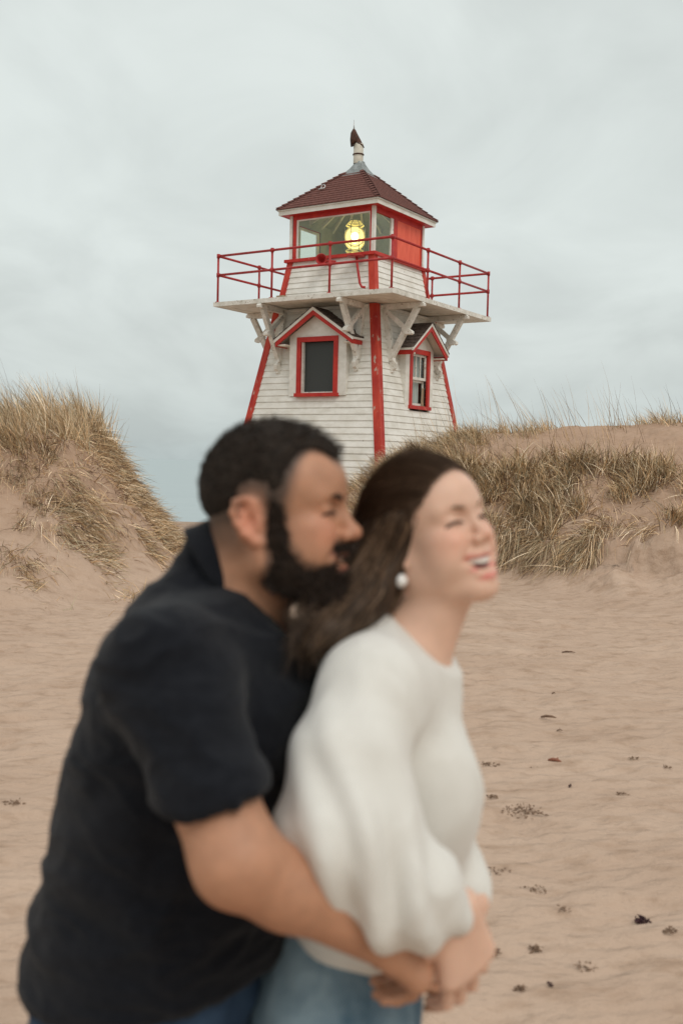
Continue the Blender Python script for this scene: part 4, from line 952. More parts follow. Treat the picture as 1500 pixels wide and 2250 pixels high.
def head(vol, f, jaw=1.0, open_=6.0, nose=1.0, drop=0.0, smile=1.0, cb=3.0):
    e, c = f.ell, f.cap
    e(vol, (3, 0, 44), (96, 76, 83), 15)
    e(vol, (48, 0, 48), (53, 60, 52), 20)
    for s_ in (-1, 1): c(vol, (90, s_ * 10, 33), (74, s_ * 44, 34), 9, 10, 14)
    e(vol, (44, 0, -18), (50, 56, 62), 22)
    for s_ in (-1, 1):
        e(vol, (65, s_ * 40, -6), (24, 23, 19), 14); e(vol, (76, s_ * 34, -14), (18, 18, 14), 12)
        c(vol, (12, s_ * 54 * jaw, -52), (77, s_ * 16, -86 - drop), 17, 14, 26)
        c(vol, (0, s_ * 62, -5), (12, s_ * 54 * jaw, -52), 14, 17, 20)
    e(vol, (79, 0, -88 - drop), (18, 20, 16), 16)
    e(vol, (40, 0, -70 - drop * .6), (50, 42, 26), 22)
    e(vol, (71, 0, -46), (29, 34, 28), 18)
    # nose
    c(vol, (92, 0, 24), (110, 0, -12), 7 * nose, 9.5 * nose, 9); e(vol, (113, 0, -15), (11 * nose, 10 * nose, 9 * nose), 8)
    for s_ in (-1, 1): e(vol, (102, s_ * 12, -19), (11, 8, 8), 6); e(vol, (107, s_ * 6.5, -26), (5, 3.5, 3.5), 3, 'sub')
    c(vol, (98, 0, -26), (99, 0, -36), 7, 8, 10)
    # eyes: socket, closed lid, crease
    for s_ in (-1, 1):
        e(vol, (97, s_ * 31, 18), (15, 18, 11), 14, 'sub'); e(vol, (77, s_ * 31, 16), (14.5, 17, 12.5), 6)
        c(vol, (93, s_ * 18, 11), (91, s_ * 31, 14), 1.5, 1.5, 3, 'sub'); c(vol, (91, s_ * 31, 14), (80, s_ * 47, 10), 1.5, 1.3, 3, 'sub'); c(vol, (84, s_ * 46, 12), (72, s_ * 55, 14), 1.0, .8, 4, 'sub')
    # mouth: lips round a smiling opening, corners drawn up and back
    mz = -50; up = 7.0 * smile
    for q in (-1, 1):
        e(vol, (64, q * 37, -36), (25, 22, 27), 18); e(vol, (42, q * 46, -34), (32, 19, 36), 20)
        c(vol, (101, 0, mz + 8), (97, q * 15, mz + 9), 5.4, 5.0, 7); c(vol, (97, q * 15, mz + 9), (82 - cb, q * 33, mz + 5 + up), 4.8, 4.2, 7)
        c(vol, (98, 0, mz - 6 - open_), (93, q * 16, mz - 4 - open_ * .75), 6.2, 5.6, 7); c(vol, (93, q * 16, mz - 4 - open_ * .75), (82 - cb, q * 33, mz + 3 + up), 5.2, 4.0, 7)
    for q in (-1, 1):
        c(vol, (104, q * 0, mz + 1 - open_ * .42), (99, q * 16, mz + 1.5 - open_ * .36), 1.0 + open_ * .58, 1.0 + open_ * .50, 3, 'sub'); c(vol, (99, q * 16, mz + 1.5 - open_ * .36), (86 - cb, q * 33.5, mz + up * .9 + 2), 1.0 + open_ * .44, 1.0, 3, 'sub')
        c(vol, (99, q * 17, -20), (88, q * 38, mz + 4), 0.8, 1.0, 10, 'sub')
    # ears
    for s_ in (-1, 1):
        ec = np.array((-6, s_ * 76, 3)); tilt = radians(14)
        def E_p(a, b, o): return (ec[0] + a * cos(tilt) - b * sin(tilt) - 0.0, ec[1] + s_ * o, ec[2] + a * sin(tilt) * 0.3 + b)
        rim = [E_p(12, 10, -4), E_p(10, 24, 2), E_p(0, 31, 7), E_p(-13, 28, 11), E_p(-19, 14, 13), E_p(-18, 0, 11), E_p(-11, -14, 7), E_p(-1, -25, 2), E_p(6, -27, -2), E_p(9, -20, -5)]
        for i in range(len(rim) - 1): c(vol, rim[i], rim[i + 1], 4.0 if i < 6 else 5.0, 4.0 if i < 5 else 5.2, 5)
        Rr = np.array(Matrix.Rotation(s_ * radians(18), 3, 'Z'))
        e(vol, E_p(-4, 5, 0), (16, 5.5, 25), 6, rot=Rr)
        e(vol, E_p(1, 1, 7), (7, 6, 10), 5, 'sub'); c(vol, E_p(11, 2, 1), E_p(9, -8, 1), 4.5, 4, 4)
        c(vol, E_p(-9, 18, 8), E_p(-10, -4, 8), 2.5, 2.5, 4)
    return vol
def blob(L_, c, r):   # gaussian weight in local millimetres
    return np.exp(-(((L_[:, 0] - c[0]) / r[0]) ** 2 + ((L_[:, 1] - c[1]) / r[1]) ** 2 + ((L_[:, 2] - c[2]) / r[2]) ** 2))
def mixc(C, w, col): return C + (np.array(col) - C) * np.clip(w, 0, 1)[:, None]
def skin_color(V, f, base, ruddy, lips, ears=0.6, open_=6):
    n = len(V); C = np.tile(np.array(base, float), (n, 1)); L_ = f.loc(V)
    C *= (1 + 0.05 * fbm(V[:, 0] * 40, V[:, 1] * 40, V[:, 2] * 40, o=2))[:, None]
    for s_ in (-1, 1):
        C = mixc(C, 0.6 * blob(L_, (76, s_ * 42, -12), (30, 22, 22)), ruddy); C = mixc(C, ears * blob(L_, (-8, s_ * 84, 4), (24, 14, 36)), ruddy)
    C = mixc(C, 0.45 * blob(L_, (116, 0, -18), (14, 14, 12)), ruddy)
    mz = -50
    for s_ in (-1, 1):
        C = mixc(C, 1.2 * blob(L_, (101, s_ * 9, mz + 5.5), (9, 12, 4)), lips); C = mixc(C, 1.1 * blob(L_, (90, s_ * 24, mz + 9), (9, 9, 3.6)), lips)
        C = mixc(C, 1.3 * blob(L_, (100, s_ * 9, mz - 6 - open_), (9, 12, 4.5)), lips); C = mixc(C, 1.1 * blob(L_, (90, s_ * 22, mz - 1 - open_ * .5), (8, 8, 4)), lips)
    inner = (np.abs(L_[:, 0] - 82) < 15) & (np.abs(L_[:, 1]) < 29) & (np.abs(L_[:, 2] - (mz - open_ * 0.35)) < 2.0 + open_ * 0.6)
    C[inner & (L_[:, 0] < 93 - 0.9 * (L_[:, 1] / 8) ** 2)] = (0.16, 0.03, 0.03)
    return C, L_
J = at
def arm(v, sh, el, wr, r, k=0.03):
    sh, el, wr = map(np.asarray, (sh, el, wr))
    v.cap(sh, sh + (el - sh) * .45, r[0], r[1], k); v.cap(sh + (el - sh) * .45, el, r[1], r[2], k)
    m = el + (wr - el) * 0.3; v.cap(el, m, r[2] * .98, r[3], k); v.cap(m, wr, r[3], r[4], k)
def fingers(v, kn, segs, r=0.0085):
    for (p, chain_) in zip(kn, segs):
        pts = [p] + chain_; rr = [r * 1.08, r, r * .93, r * .8][:len(pts)]
        for i in range(len(pts) - 1): v.cap(pts[i], pts[i + 1], rr[i], rr[i + 1], 0.004)
def hand(v, wr, kn_mid, across, nrm, curl, r=0.0088, palm_t=0.014, ln=1.0, thumb=1, spread=0.0):
    """wrist point, middle knuckle point, unit vector across the knuckles (index side), palm-side normal, curl angles"""
    wr, kn_mid, across, nrm = map(lambda a: np.asarray(a, float), (wr, kn_mid, across, nrm))
    fw = kn_mid - wr; fl = np.linalg.norm(fw); fw = fw / fl
    across = across - fw * (across @ fw); across /= np.linalg.norm(across); nrm = nrm - fw * (nrm @ fw) - across * (nrm @ across); nrm /= np.linalg.norm(nrm)
    K = []
    for i, o in enumerate((0.031, 0.0105, -0.0105, -0.029)):
        kp = kn_mid + across * o * ln - fw * (0.000, 0.0, 0.004, 0.012)[i] * ln; K.append(kp)
        v.cap(wr + across * o * 0.55, kp, 0.016 * ln, palm_t * 0.9 * ln, 0.014)
    for i in range(4):
        a = 0; p = K[i]; pts = [p]
        for j, (l_, c_) in enumerate(zip(((.044, .026, .021), (.048, .030, .022), (.044, .028, .021), (.034, .021, .018))[i], curl)):
            a += c_; d = fw * cos(a) + nrm * sin(a) + across * spread * (1.5 - i); p = p + d * l_ * ln; pts.append(p)
        rr = [r * 1.15, r * 1.02, r * 0.95, r * 0.8]; rr = [q * (0.88 if i == 3 else 1) for q in rr]
        for j in range(3): v.cap(pts[j], pts[j + 1], rr[j], rr[j + 1], 0.004)
    if thumb:
        b = wr + fw * 0.025 * ln + across * 0.024 * ln + nrm * 0.006; p1 = b + (fw * 0.6 + across * 0.75 + nrm * 0.35) * 0.036 * ln; p2 = p1 + (fw * .9 + across * 0.2 + nrm * 0.5) * 0.032 * ln; p3 = p2 + (fw * .9 - across * 0.05 + nrm * 0.6) * 0.024 * ln
        v.cap(b, p1, 0.017 * ln, 0.0125 * ln, 0.012); v.cap(p1, p2, 0.0115 * ln, 0.0105 * ln, 0.006); v.cap(p2, p3, 0.0105 * ln, 0.0085 * ln, 0.004)
def rng_axis(segs): return axis(segs).astype(np.float32)
def cloth_noise(V, N_, amp, fr_, stretch, ridge=True, seed=0):
    x, y, z = V[:, 0] * fr_ * stretch[0] + seed, V[:, 1] * fr_ * stretch[1], V[:, 2] * fr_ * stretch[2]
    w = fbm(x * .5, y * .5, z * .5, o=2)
    n = vnoise(x + w, y + w, z + w * .8)
    if ridge: n = 1 - 2 * np.abs(n)
    return V + N_ * (amp * n)[:, None]
def strands(name, mat, parent, P_, width, cols, kind_label=None):
    """P_: (n, m, 3) polylines -> ribbons"""
    n, m, _ = P_.shape
    d = np.gradient(P_, axis=1); d /= np.linalg.norm(d, axis=2, keepdims=True) + 1e-9
    rv = rng.normal(0, 1, (n, 1, 3)) * 0.6 + np.array([0, 0, 0.0]); s_ = np.cross(d, rv); s_ /= np.linalg.norm(s_, axis=2, keepdims=True) + 1e-9
    T = np.linspace(0, 1, m)[None, :, None]; w = width * (1 - 0.75 * T ** 2)
    V = np.stack([P_ - s_ * w / 2, P_ + s_ * w / 2], 2).reshape(-1, 3)
    b = (np.arange(n) * m * 2)[:, None, None] + (np.arange(m - 1) * 2)[None, :, None]; Q = (b + np.array([0, 1, 3, 2])).reshape(-1, 4)
    C = np.repeat(cols[:, None, :], m * 2, 1).reshape(-1, 3)
    return mesh_obj(name, V, Q, mat, parent, True, C)
SKIN_M = tinted('man_skin', 0.5, 0.35, sss=0.12, bump=0.0006, bscale=350, namp=0.09, nscale=45)
SKIN_W = tinted('woman_skin', 0.48, 0.35, sss=0.15, bump=0.0004, bscale=350, namp=0.03, nscale=60)
HAIR = tinted('hair_strands', 0.6, 0.22, namp=0.15, nscale=90)
BEARD = noisy('beard_hair', (0.007, 0.005, 0.004), (0.032, 0.021, 0.015), 160, 0.85, 0.004, 260, spec=0.1)
SHORT = noisy('short_dark_hair', (0.016, 0.012, 0.0095), (0.034, 0.025, 0.019), 60, 0.75, 0.004, 260, spec=0.15)
SHIRT = noisy('navy_black_shirt', (0.0070, 0.0080, 0.0110), (0.0105, 0.0115, 0.015), 60, 0.95, 0.0008, 500, spec=0.12, sheen=0.08)
SWEAT = noisy('cream_knit', (0.665, 0.645, 0.595), (0.69, 0.67, 0.62), 40, 0.95, 0.0007, 420, spec=0.15, sheen=0.2)
DENIM_L = noisy('light_denim', (0.075, 0.135, 0.185), (0.27, 0.36, 0.41), 11, 0.9, 0.001, 400, (1, 1, 0.5), detail=9)
DENIM_D = noisy('dark_denim', (0.016, 0.035, 0.07), (0.04, 0.075, 0.13), 18, 0.9, 0.001, 400, detail=9)
TEETH = noisy('teeth', (0.86, 0.82, 0.74), (0.92, 0.89, 0.82), 30, 0.3)
LASH = noisy('dark_lash', (0.02, 0.013, 0.01), (0.04, 0.025, 0.02), 200, 0.8)
BROW_W = noisy('brown_brow', (0.12, 0.07, 0.045), (0.22, 0.14, 0.09), 300, 0.8)
PEARL = noisy('pearl', (0.80, 0.78, 0.74), (0.85, 0.83, 0.80), 10, 0.2, spec=0.6)
SHOE = noisy('shoe_leather', (0.06, 0.04, 0.03), (0.1, 0.07, 0.05), 20, 0.6)

def face_bits(f, par, open_, brow_mat, brow_r, cb):
    for s_ in (-1, 1):
        pts = [f.w(p) for p in ((94, s_ * 17, 10), (93.5, s_ * 24, 13), (91.5, s_ * 32, 14), (87.5, s_ * 40, 12.5), (81, s_ * 48, 9))]
        MB().tube(pts, [0.0008, 0.0018, 0.0022, 0.0020, 0.0008], 6).build('eyelashes', LASH, par, True)
        br = [f.w(p) for p in ((99.5, s_ * 11, 30), (99.5, s_ * 19, 33), (95.5, s_ * 30, 36.5), (88, s_ * 41, 36), (79, s_ * 50, 30))]
        MB().tube(br, [brow_r * .7, brow_r, brow_r, brow_r * .7, brow_r * .3], 8).build('eyebrow', brow_mat, par, True)
    m = MB(); n = 14; pr = []
    for i in range(n + 1):
        a = -1 + 2 * i / n; pr.append((98.5 - (12 + cb) * a * a, 27 * a, 0))
    top = -46.0; bot = -46.0 - max(6, open_ * 0.46)
    vs = [f.w((x, y, top + 5 * (y / 27) ** 2)) for x, y, _ in pr] + [f.w((x + .8, y, bot + 8 * (y / 27) ** 2)) for x, y, _ in pr]
    m.add(vs, [(i, i + 1, i + 1 + n + 1, i + n + 1) for i in range(n)])
    t = m.build('teeth', TEETH, par, True); sm = t.modifiers.new('thick', 'SOLIDIFY'); sm.thickness = 0.004; sm.offset = -1

# ================= man =================
FM = Fr(J(596, 1146, 1.47), 11, 2, 0, 1.035)
v = Vol(rng_axis([(-0.60, 0.24, 0.0032)]), rng_axis([(1.0, 1.92, 0.0045)]), rng_axis([(-0.005, 0.80, 0.010), (0.80, 1.36, 0.0042), (1.36, 1.79, 0.0028)]))
head(v, FM, 1.05, 8.0, 1.10, cb=17)
m_neck = J(515, 1420, 1.50)
v.cap(FM.w((-18, 0, -30)), m_neck, 0.062, 0.070, 0.035)
m_ch = J(450, 1590, 1.50); m_bel = J(395, 1870, 1.50); m_pel = J(310, 2190, 1.50)
v.ell(m_ch, (.115, .17, .19), None, .06); v.ell(m_bel, (.125, .15, .22), None, .08); v.ell(m_pel, (.14, .165, .16), None, .08)
shR, elR, wrR = J(372, 1490, 1.30), J(522, 1893, 1.180), J(862, 2082, 1.27)
shL, elL, wrL = J(500, 1480, 1.70), J(640, 1890, 1.80), J(880, 2080, 1.65)
v.cap(m_ch + (0, 0, .08), shR, .07, .06, .05); v.cap(m_ch + (0, 0, .08), shL, .07, .06, .05)
AR = (.052, .056, .048, .042, .028)
arm(v, shR, elR, wrR, AR); arm(v, shL, elL, wrL, AR)
hand(v, wrR, J(925, 2112, 1.295), (0, .85, .5), (-.15, .45, -.85), (0.95, 0.9, 0.5), ln=1.0, r=0.0098, palm_t=.019)
hand(v, wrL, J(985, 2150, 1.53), (0.2, 0, 1), (-.3, -1, 0), (0.5, 0.6, 0.4))
for s_, yy in ((-1, 1.39), (1, 1.61)):
    hip = np.array([m_pel[0] + .02, yy, .84]); kn = np.array([-.22, yy - .0 + s_ * .03, .49]); an = np.array([-.31, yy + s_ * .04, .09])
    v.cap(hip, kn, .085, .055, .05); v.cap(kn, an, .055, .038, .03); v.cap(an, an + (.0, 0, -.05), .036, .036, .02); v.cap(an + (-.03, 0, -.055), an + (.15, 0, -.062), .032, .024, .02)
MANVOL = v
# cropped hair
hv = Vol(rng_axis([(FM.o[0] - .14, FM.o[0] + .14, .0028)]), rng_axis([(FM.o[1] - .12, FM.o[1] + .12, .0028)]), rng_axis([(FM.o[2] - .08, FM.o[2] + .17, .0028)]))
FM.ell(hv, (2, 0, 48), (102, 78.5, 91), 2); FM.ell(hv, (62, 0, 92), (34, 40, 22), 18)
Xg, Yg, Zg = np.meshgrid(hv.xs, hv.ys, hv.zs, indexing='ij')
Lg = FM.loc(np.stack([Xg, Yg, Zg], -1).reshape(-1, 3)); lx, ly, lz = Lg.T
mid = np.exp(-(ly / 30) ** 2)
line = np.interp(lx, [-105, -60, -35, -22, -8, 14, 20, 30, 36, 44, 54, 64, 80, 100], [-28, -24, -8, 28, 35, 31, 14, 14, 38, 60, 90, 102, 106, 106]) - mid * np.interp(lx, [40, 62, 90, 105], [0, 18, 32, 32])
nz = fbm(lx / 9, ly / 9, lz / 9, o=3)
cut = (line + 1.6 * nz - lz) * 0.001 * FM.s
taper = np.interp(lz - line, [0, 45], [6.5, 0.0]) * 0.001
hv.D = np.maximum(hv.D + (taper + 0.0010 * nz).reshape(hv.D.shape).astype(np.float32), cut.reshape(hv.D.shape).astype(np.float32) * 0.8)
MH = hv
# beard
bv = Vol(rng_axis([(FM.o[0] - .04, FM.o[0] + .16, .0028)]), rng_axis([(FM.o[1] - .12, FM.o[1] + .12, .0028)]), rng_axis([(FM.o[2] - .17, FM.o[2] + .07, .0028)]))
for s_ in (-1, 1):
    FM.cap(bv, (20, s_ * 68, 40), (24, s_ * 66, 14), 5, 9, 8); FM.cap(bv, (24, s_ * 66, 14), (24, s_ * 63, -20), 9, 14, 8); FM.cap(bv, (24, s_ * 62, -20), (30, s_ * 54, -62), 14, 21, 12)
    FM.cap(bv, (30, s_ * 54, -64), (80, s_ * 22, -102), 23, 28, 20); FM.cap(bv, (52, s_ * 46, -42), (76, s_ * 32, -66), 15, 17, 14)
    FM.cap(bv, (104, s_ * 4, -35), (92, s_ * 27, -38), 8, 6.5, 6); FM.cap(bv, (90, s_ * 31, -46), (84, s_ * 32, -66), 8, 12, 8)
FM.ell(bv, (84, 0, -106), (32, 38, 32), 20); FM.cap(bv, (100, 0, -76), (92, 0, -100), 12, 20, 12)
FM.ell(bv, (104, 0, -52), (24, 27, 10.5), 4, 'sub')
for s_ in (-1, 1): FM.ell(bv, (86, s_ * 35, -46), (22, 16, 10.5), 4, 'sub')
bv.D += (0.0016 * fbm(*(FM.loc(np.stack(np.meshgrid(bv.xs, bv.ys, bv.zs, indexing='ij'), -1).reshape(-1, 3)).T / 7), o=3)).reshape(bv.D.shape).astype(np.float32)
V, Q = v.mesh(); V = relax(V, Q, 2)
C, Lm = skin_color(V, FM, (0.45, 0.228, 0.136), (0.66, 0.26, 0.165), (0.45, 0.15, 0.11), 0.75, 8.0)
# stubble: nape and fade (pigment of the cropped hair)
x_, y_, z_ = Lm[:, 0], Lm[:, 1], Lm[:, 2]
onhead = (z_ > -75) & (np.abs(y_) < 92) & (x_ > -115)
earm = np.exp(-(((x_ + 8) / 26) ** 2 + ((np.abs(y_) - 82) / 12) ** 2 + ((z_ - 2) / 34) ** 2))
fade = sstep(-62, -8, z_) * (1 - sstep(-8, 8, x_ + 0)) + sstep(-20, 0, z_) * sstep(-8, 8, x_) * (1 - sstep(28, 48, x_ - 0.25 * (z_ - 10)))
C = mixc(C, onhead * np.clip(fade, 0, 1) * 0.72 * (1 - np.clip(earm * 2.2, 0, 1)), (0.06, 0.045, 0.036))
def field_at(vol, P_):
    ii = [np.clip(np.searchsorted(ax_, P_[:, k]), 1, len(ax_) - 1) for k, ax_ in enumerate((vol.xs, vol.ys, vol.zs))]
    ins = np.ones(len(P_), bool)
    for k, ax_ in enumerate((vol.xs, vol.ys, vol.zs)): ins &= (P_[:, k] > ax_[0]) & (P_[:, k] < ax_[-1])
    return np.where(ins, vol.D[ii[0], ii[1], ii[2]], 0.05)
db = field_at(bv, V); dh = field_at(MH, V)
C = mixc(C, 0.85 * (1 - sstep(-.001, .009, db)) * (1 - np.clip(earm * 2, 0, 1)), (0.045, 0.03, 0.022)); C = mixc(C, 0.8 * (1 - sstep(-.001, .010, dh)) * (1 - np.clip(earm * 2, 0, 1)), (0.05, 0.036, 0.028))
man = mesh_obj('person', V, Q, SKIN_M, None, True, C)
tag(man, 'bearded man in dark polo shirt smiling with both arms round the laughing woman', 'person')
face_bits(FM, man, 9.0, LASH, 0.0038, 17)
V, Q = hv.mesh(); V = relax(V, Q, 1)
mesh_obj('hair', V, Q, SHORT, man, True)
Ns = vnormals(V, Q); pick = rng.integers(0, len(V), 5200); p0 = V[pick]; dn = Ns[pick] + rng.normal(0, .3, (5200, 3)) + FM.R @ np.array([1.1, 0, 0.1]); dn /= np.linalg.norm(dn, axis=1, keepdims=True)
lz_ = FM.loc(p0)[:, 2]; ln_ = np.interp(lz_, [-20, 40, 100], [.002, .0035, .010])[:, None]
PP = np.stack([p0 + dn * ln_ * t for t in (-.2, .4, 1.0)], 1)
cc = np.tile([[0.034, 0.024, 0.018]], (5200, 1)) * rng.uniform(.5, 1.8, (5200, 1))
strands('hair_tips', HAIR, man, PP, 0.0012, cc)
V, Q = bv.mesh(); V = relax(V, Q, 1); mesh_obj('beard', V, Q, BEARD, man, True)
Ns = vnormals(V, Q); pick = rng.integers(0, len(V), 4500); p0 = V[pick]; dn = Ns[pick] + rng.normal(0, .3, (4500, 3)) + FM.R @ np.array([.1, 0, -.7]); dn /= np.linalg.norm(dn, axis=1, keepdims=True)
PP = np.stack([p0 + dn * 0.010 * t for t in (-.2, .4, 1.0)], 1); strands('beard_tips', HAIR, man, PP, 0.0012, np.tile([[0.030, 0.020, 0.015]], (4500, 1)) * rng.uniform(.5, 1.6, (4500, 1)))
# shirt
sv = Vol(rng_axis([(-0.60, 0.16, 0.0045)]), rng_axis([(1.02, 1.96, 0.0045)]), rng_axis([(0.74, 1.62, 0.0045)]))
sv.ell(J(462, 1565, 1.50), (.156, .20, .20), None, .05); sv.ell(J(398, 1800, 1.50), (.170, .195, .24), None, .06); sv.ell(J(346, 2080, 1.50), (.180, .195, .22), None, .06)
sv.ell(J(290, 2240, 1.50), (.165, .19, .13), None, .06)
sv.cap(m_neck + (-.01, 0, -.02), shR + (-.01, .01, .008), .088, .074, .05); sv.cap(m_neck + (-.01, 0, -.02), shL + (0, -.01, .01), .085, .072, .05)
sv.cap(J(428, 1430, 1.50), J(400, 1510, 1.5), .08, .11, .05); sv.cap(J(488, 1218, 1.50), J(425, 1365, 1.50), .050, .074, .03)
seR = shR + (elR - shR) * .64; seL = shL + (elL - shL) * .64
sv.cap(shR, seR, .076, .065, .03); sv.cap(shL, seL, .077, .071, .03)
sv.cap(seR, seR + (elR - shR) * .17, .065, .066, .01); sv.cap(seL, seL + (elL - shL) * .12, .071, .072, .01)
def planecut(vol, p, n, rad, keep_hi=None):
    """remove what lies beyond plane (p, n) within rad of p"""
    n = np.asarray(n, float) / np.linalg.norm(n); sl, X, Y, Z = vol.sub(p - rad, p + rad)
    X, Y, Z = X - p[0], Y - p[1], Z - p[2]; d = X * n[0] + Y * n[1] + Z * n[2]; q = np.sqrt(X * X + Y * Y + Z * Z)
    vol.D[sl] = np.where(q < rad, np.maximum(vol.D[sl], d), vol.D[sl])
sv.cap(J(600, 1425, 1.53), J(600, 1640, 1.53), .052, .075, .04); sv.cap(J(638, 1352, 1.53), J(600, 1460, 1.53), .036, .055, .03)
planecut(sv, J(462, 1742, 1.22), (0.23, 0, -.97), .125); planecut(sv, seL + (elL - shL) * .045, elL - shL, .115)
# neck opening
ncn = (FM.w((-18, 0, -30)) - m_neck); ncn /= np.linalg.norm(ncn)
colc = J(526, 1268, 1.50); coln = np.array([0.81, 0, 0.585])
V, Q = None, None
planecut(sv, colc + coln * .01, coln, .13)
planecut(sv, J(330, 2196, 1.36), np.array([0.16, 0, -1.0]), .62)
V, Q = sv.mesh(); V = relax(V, Q, 1); Ns = vnormals(V, Q)
V = cloth_noise(V, Ns, 0.006, 9, (1.0, .7, 1.6))
fw_ = np.exp(-(((V[:, 0] + .21) / .16) ** 2 + ((V[:, 2] - 1.10) / .17) ** 2)); dg = V[:, 2] * 0.9 + V[:, 0] * 0.55
V = V + Ns * (0.009 * fw_ * (1 - np.abs(vnoise(dg * 16 + vnoise(V[:, 0] * 7, V[:, 1] * 7, V[:, 2] * 7), V[:, 1] * 3, (V[:, 0] - V[:, 2]) * 3)) * 2))[:, None]
V = cloth_noise(V, Ns, 0.0030, 22, (0.8, .6, 1.5), seed=5)
mesh_obj('polo_shirt', V, Q, SHIRT, man, True)
# collar: standing and folded band round the neck
m = MB(); nu, nv_ = 44, 7; ax1 = np.array([0, 1.0, 0]); ax2 = np.cross(coln, ax1)
vs = []
for j in range(nv_):
    t = j / (nv_ - 1)
    for i in range(nu):
        a = -pi + 2 * pi * (i + .5) / nu * 0.985 + 0.02
        # a=0 at the nape
        cx_, sy_ = -cos(a), sin(a)
        rr = 0.062 + 0.003 * (t < .3) + 0.012 * max(0, t - .3) / .7
        hgt = (0.016 * min(t / .3, 1) - 0.048 * max(0, (t - .3) / .7)) * (1.0 + 0.35 * (cx_ > .3))
        p = colc + (-ax2 * (cx_ * (rr * 1.34)) if ax2[0] < 0 else ax2 * (cx_ * rr * 1.34)) + ax1 * (sy_ * (rr + .002)) + coln * (hgt + .006)
        vs.append(p)
m.add(vs, [(j * nu + i, j * nu + i + 1, (j + 1) * nu + i + 1, (j + 1) * nu + i) for j in range(nv_ - 1) for i in range(nu - 1)])
cl = m.build('collar', SHIRT, man, True); q = cl.modifiers.new('thick', 'SOLIDIFY'); q.thickness = .004
# jeans and shoes
jv = Vol(rng_axis([(-0.62, 0.1, 0.007)]), rng_axis([(1.2, 1.8, 0.007)]), rng_axis([(0.04, 0.98, 0.007)]))
jv.ell(m_pel + (0, 0, -.01), (.155, .178, .13), None, .06); jv.ell(m_pel + (.035, 0, .06), (.145, .172, .10), None, .06)
for s_, yy in ((-1, 1.39), (1, 1.61)):
    hip = np.array([m_pel[0] + .02, yy, .82]); kn = np.array([-.22, yy + s_ * .03, .49]); an = np.array([-.31, yy + s_ * .04, .09])
    jv.cap(hip, kn, .103, .076, .05); jv.cap(kn, an, .076, .062, .03)
V, Q = jv.mesh(); Ns = vnormals(V, Q); V = cloth_noise(V, Ns, .004, 14, (1, 1, 1.6)); mesh_obj('jeans', V, Q, DENIM_D, man, True)
for s_, yy in ((-1, 1.39), (1, 1.61)):
    kv = Vol(rng_axis([(-0.42, -.05, 0.006)]), rng_axis([(yy + s_ * .04 - .08, yy + s_ * .04 + .08, 0.006)]), rng_axis([(-.01, 0.14, 0.006)])); a_ = np.array([-.31, yy + s_ * .04, .04])
    kv.cap(a_ + (-.04, 0, 0), a_ + (.16, 0, -.008), .043, .036, .02); kv.cap(a_, a_ + (0, 0, .05), .045, .045, .02); V, Q = kv.mesh(); mesh_obj('shoe', V, Q, SHOE, man, True)

# ================= woman =================
FW = Fr(J(938, 1190, 1.52), 46, 17, 8, 0.94)
v = Vol(rng_axis([(-0.20, 0.27, 0.0030)]), rng_axis([(1.12, 1.80, 0.0042)]), rng_axis([(-0.005, 0.78, 0.010), (0.78, 1.40, 0.0042), (1.40, 1.70, 0.0028)]))
OW = 19
v.cap(FW.w((34, 0, -62)), J(915, 1440, 1.51), .036, .046, .02)
head(v, FW, 0.92, OW, 0.86, drop=3)
w_neck = J(888, 1440, 1.52)
v.cap(FW.w((-14, 0, -34)), w_neck, 0.047, 0.053, 0.03)
w_ch = J(838, 1610, 1.52); w_ab = J(850, 1920, 1.52); w_pel = J(725, 2190, 1.52)
v.ell(w_ch, (.085, .14, .16), None, .05); v.ell(w_ab, (.09, .12, .18), None, .06); v.ell(w_pel, (.11, .15, .14), None, .08)
v.cap(w_neck, J(893, 1500, 1.50), .04, .042, .04)
wsR, weR, wwR = J(815, 1520, 1.37), J(745, 1860, 1.265), J(1000, 1995, 1.29)
wsL, weL, wwL = J(900, 1500, 1.67), J(930, 1860, 1.70), J(1030, 1975, 1.47)
v.cap(w_ch + (0, 0, .07), wsR, .05, .045, .04); v.cap(w_ch + (0, 0, .07), wsL, .05, .045, .04)
AW = (.045, .042, .036, .036, .0225)
arm(v, wsR, weR, wwR, AW); arm(v, wsL, weL, wwL, AW)
hand(v, wwR, J(1028, 2128, 1.30), (-0.85, -0.5, -.1), (-.6, .8, -.1), (0.40, 0.6, 0.4), r=0.0084, palm_t=.016, ln=1.02)
hand(v, wwL, J(975, 2095, 1.45), (-0.6, .5, 0), (-.4, .6, 0), (0.5, 0.7, 0.4), r=0.0075, ln=.92)
for s_, yy in ((-1, 1.43), (1, 1.60)):
    hip = np.array([w_pel[0] + .01, yy, .84]); kn = np.array([.02, yy, .47]); an = np.array([-.04, yy + s_ * .01, .08])
    v.cap(hip, kn, .075, .048, .05); v.cap(kn, an, .048, .032, .03); v.cap(an, an + (0, 0, -.045), .03, .03, .02); v.cap(an + (-.02, 0, -.05), an + (.13, 0, -.055), .028, .02, .02)
V, Q = v.mesh(); V = relax(V, Q, 2)
C, Lw = skin_color(V, FW, (0.68, 0.43, 0.315), (0.70, 0.29, 0.19), (0.66, 0.20, 0.17), 0.6, OW)
woman = mesh_obj('person', V, Q, SKIN_W, None, True, C)
tag(woman, 'laughing woman in cream sweater and light jeans with long windblown brown hair', 'person')
face_bits(FW, woman, OW, BROW_W, 0.0026, 3)
er = FW.w((2, -82, -40)) + np.array([0, 0, -.006])
MB().lathe([(0.0, -.0098), (.005, -.0083), (.0088, -.0036), (.0098, 0), (.0088, .0036), (.005, .0083), (0, .0098)], er, 18).build('pearl_earring', PEARL, woman, True)
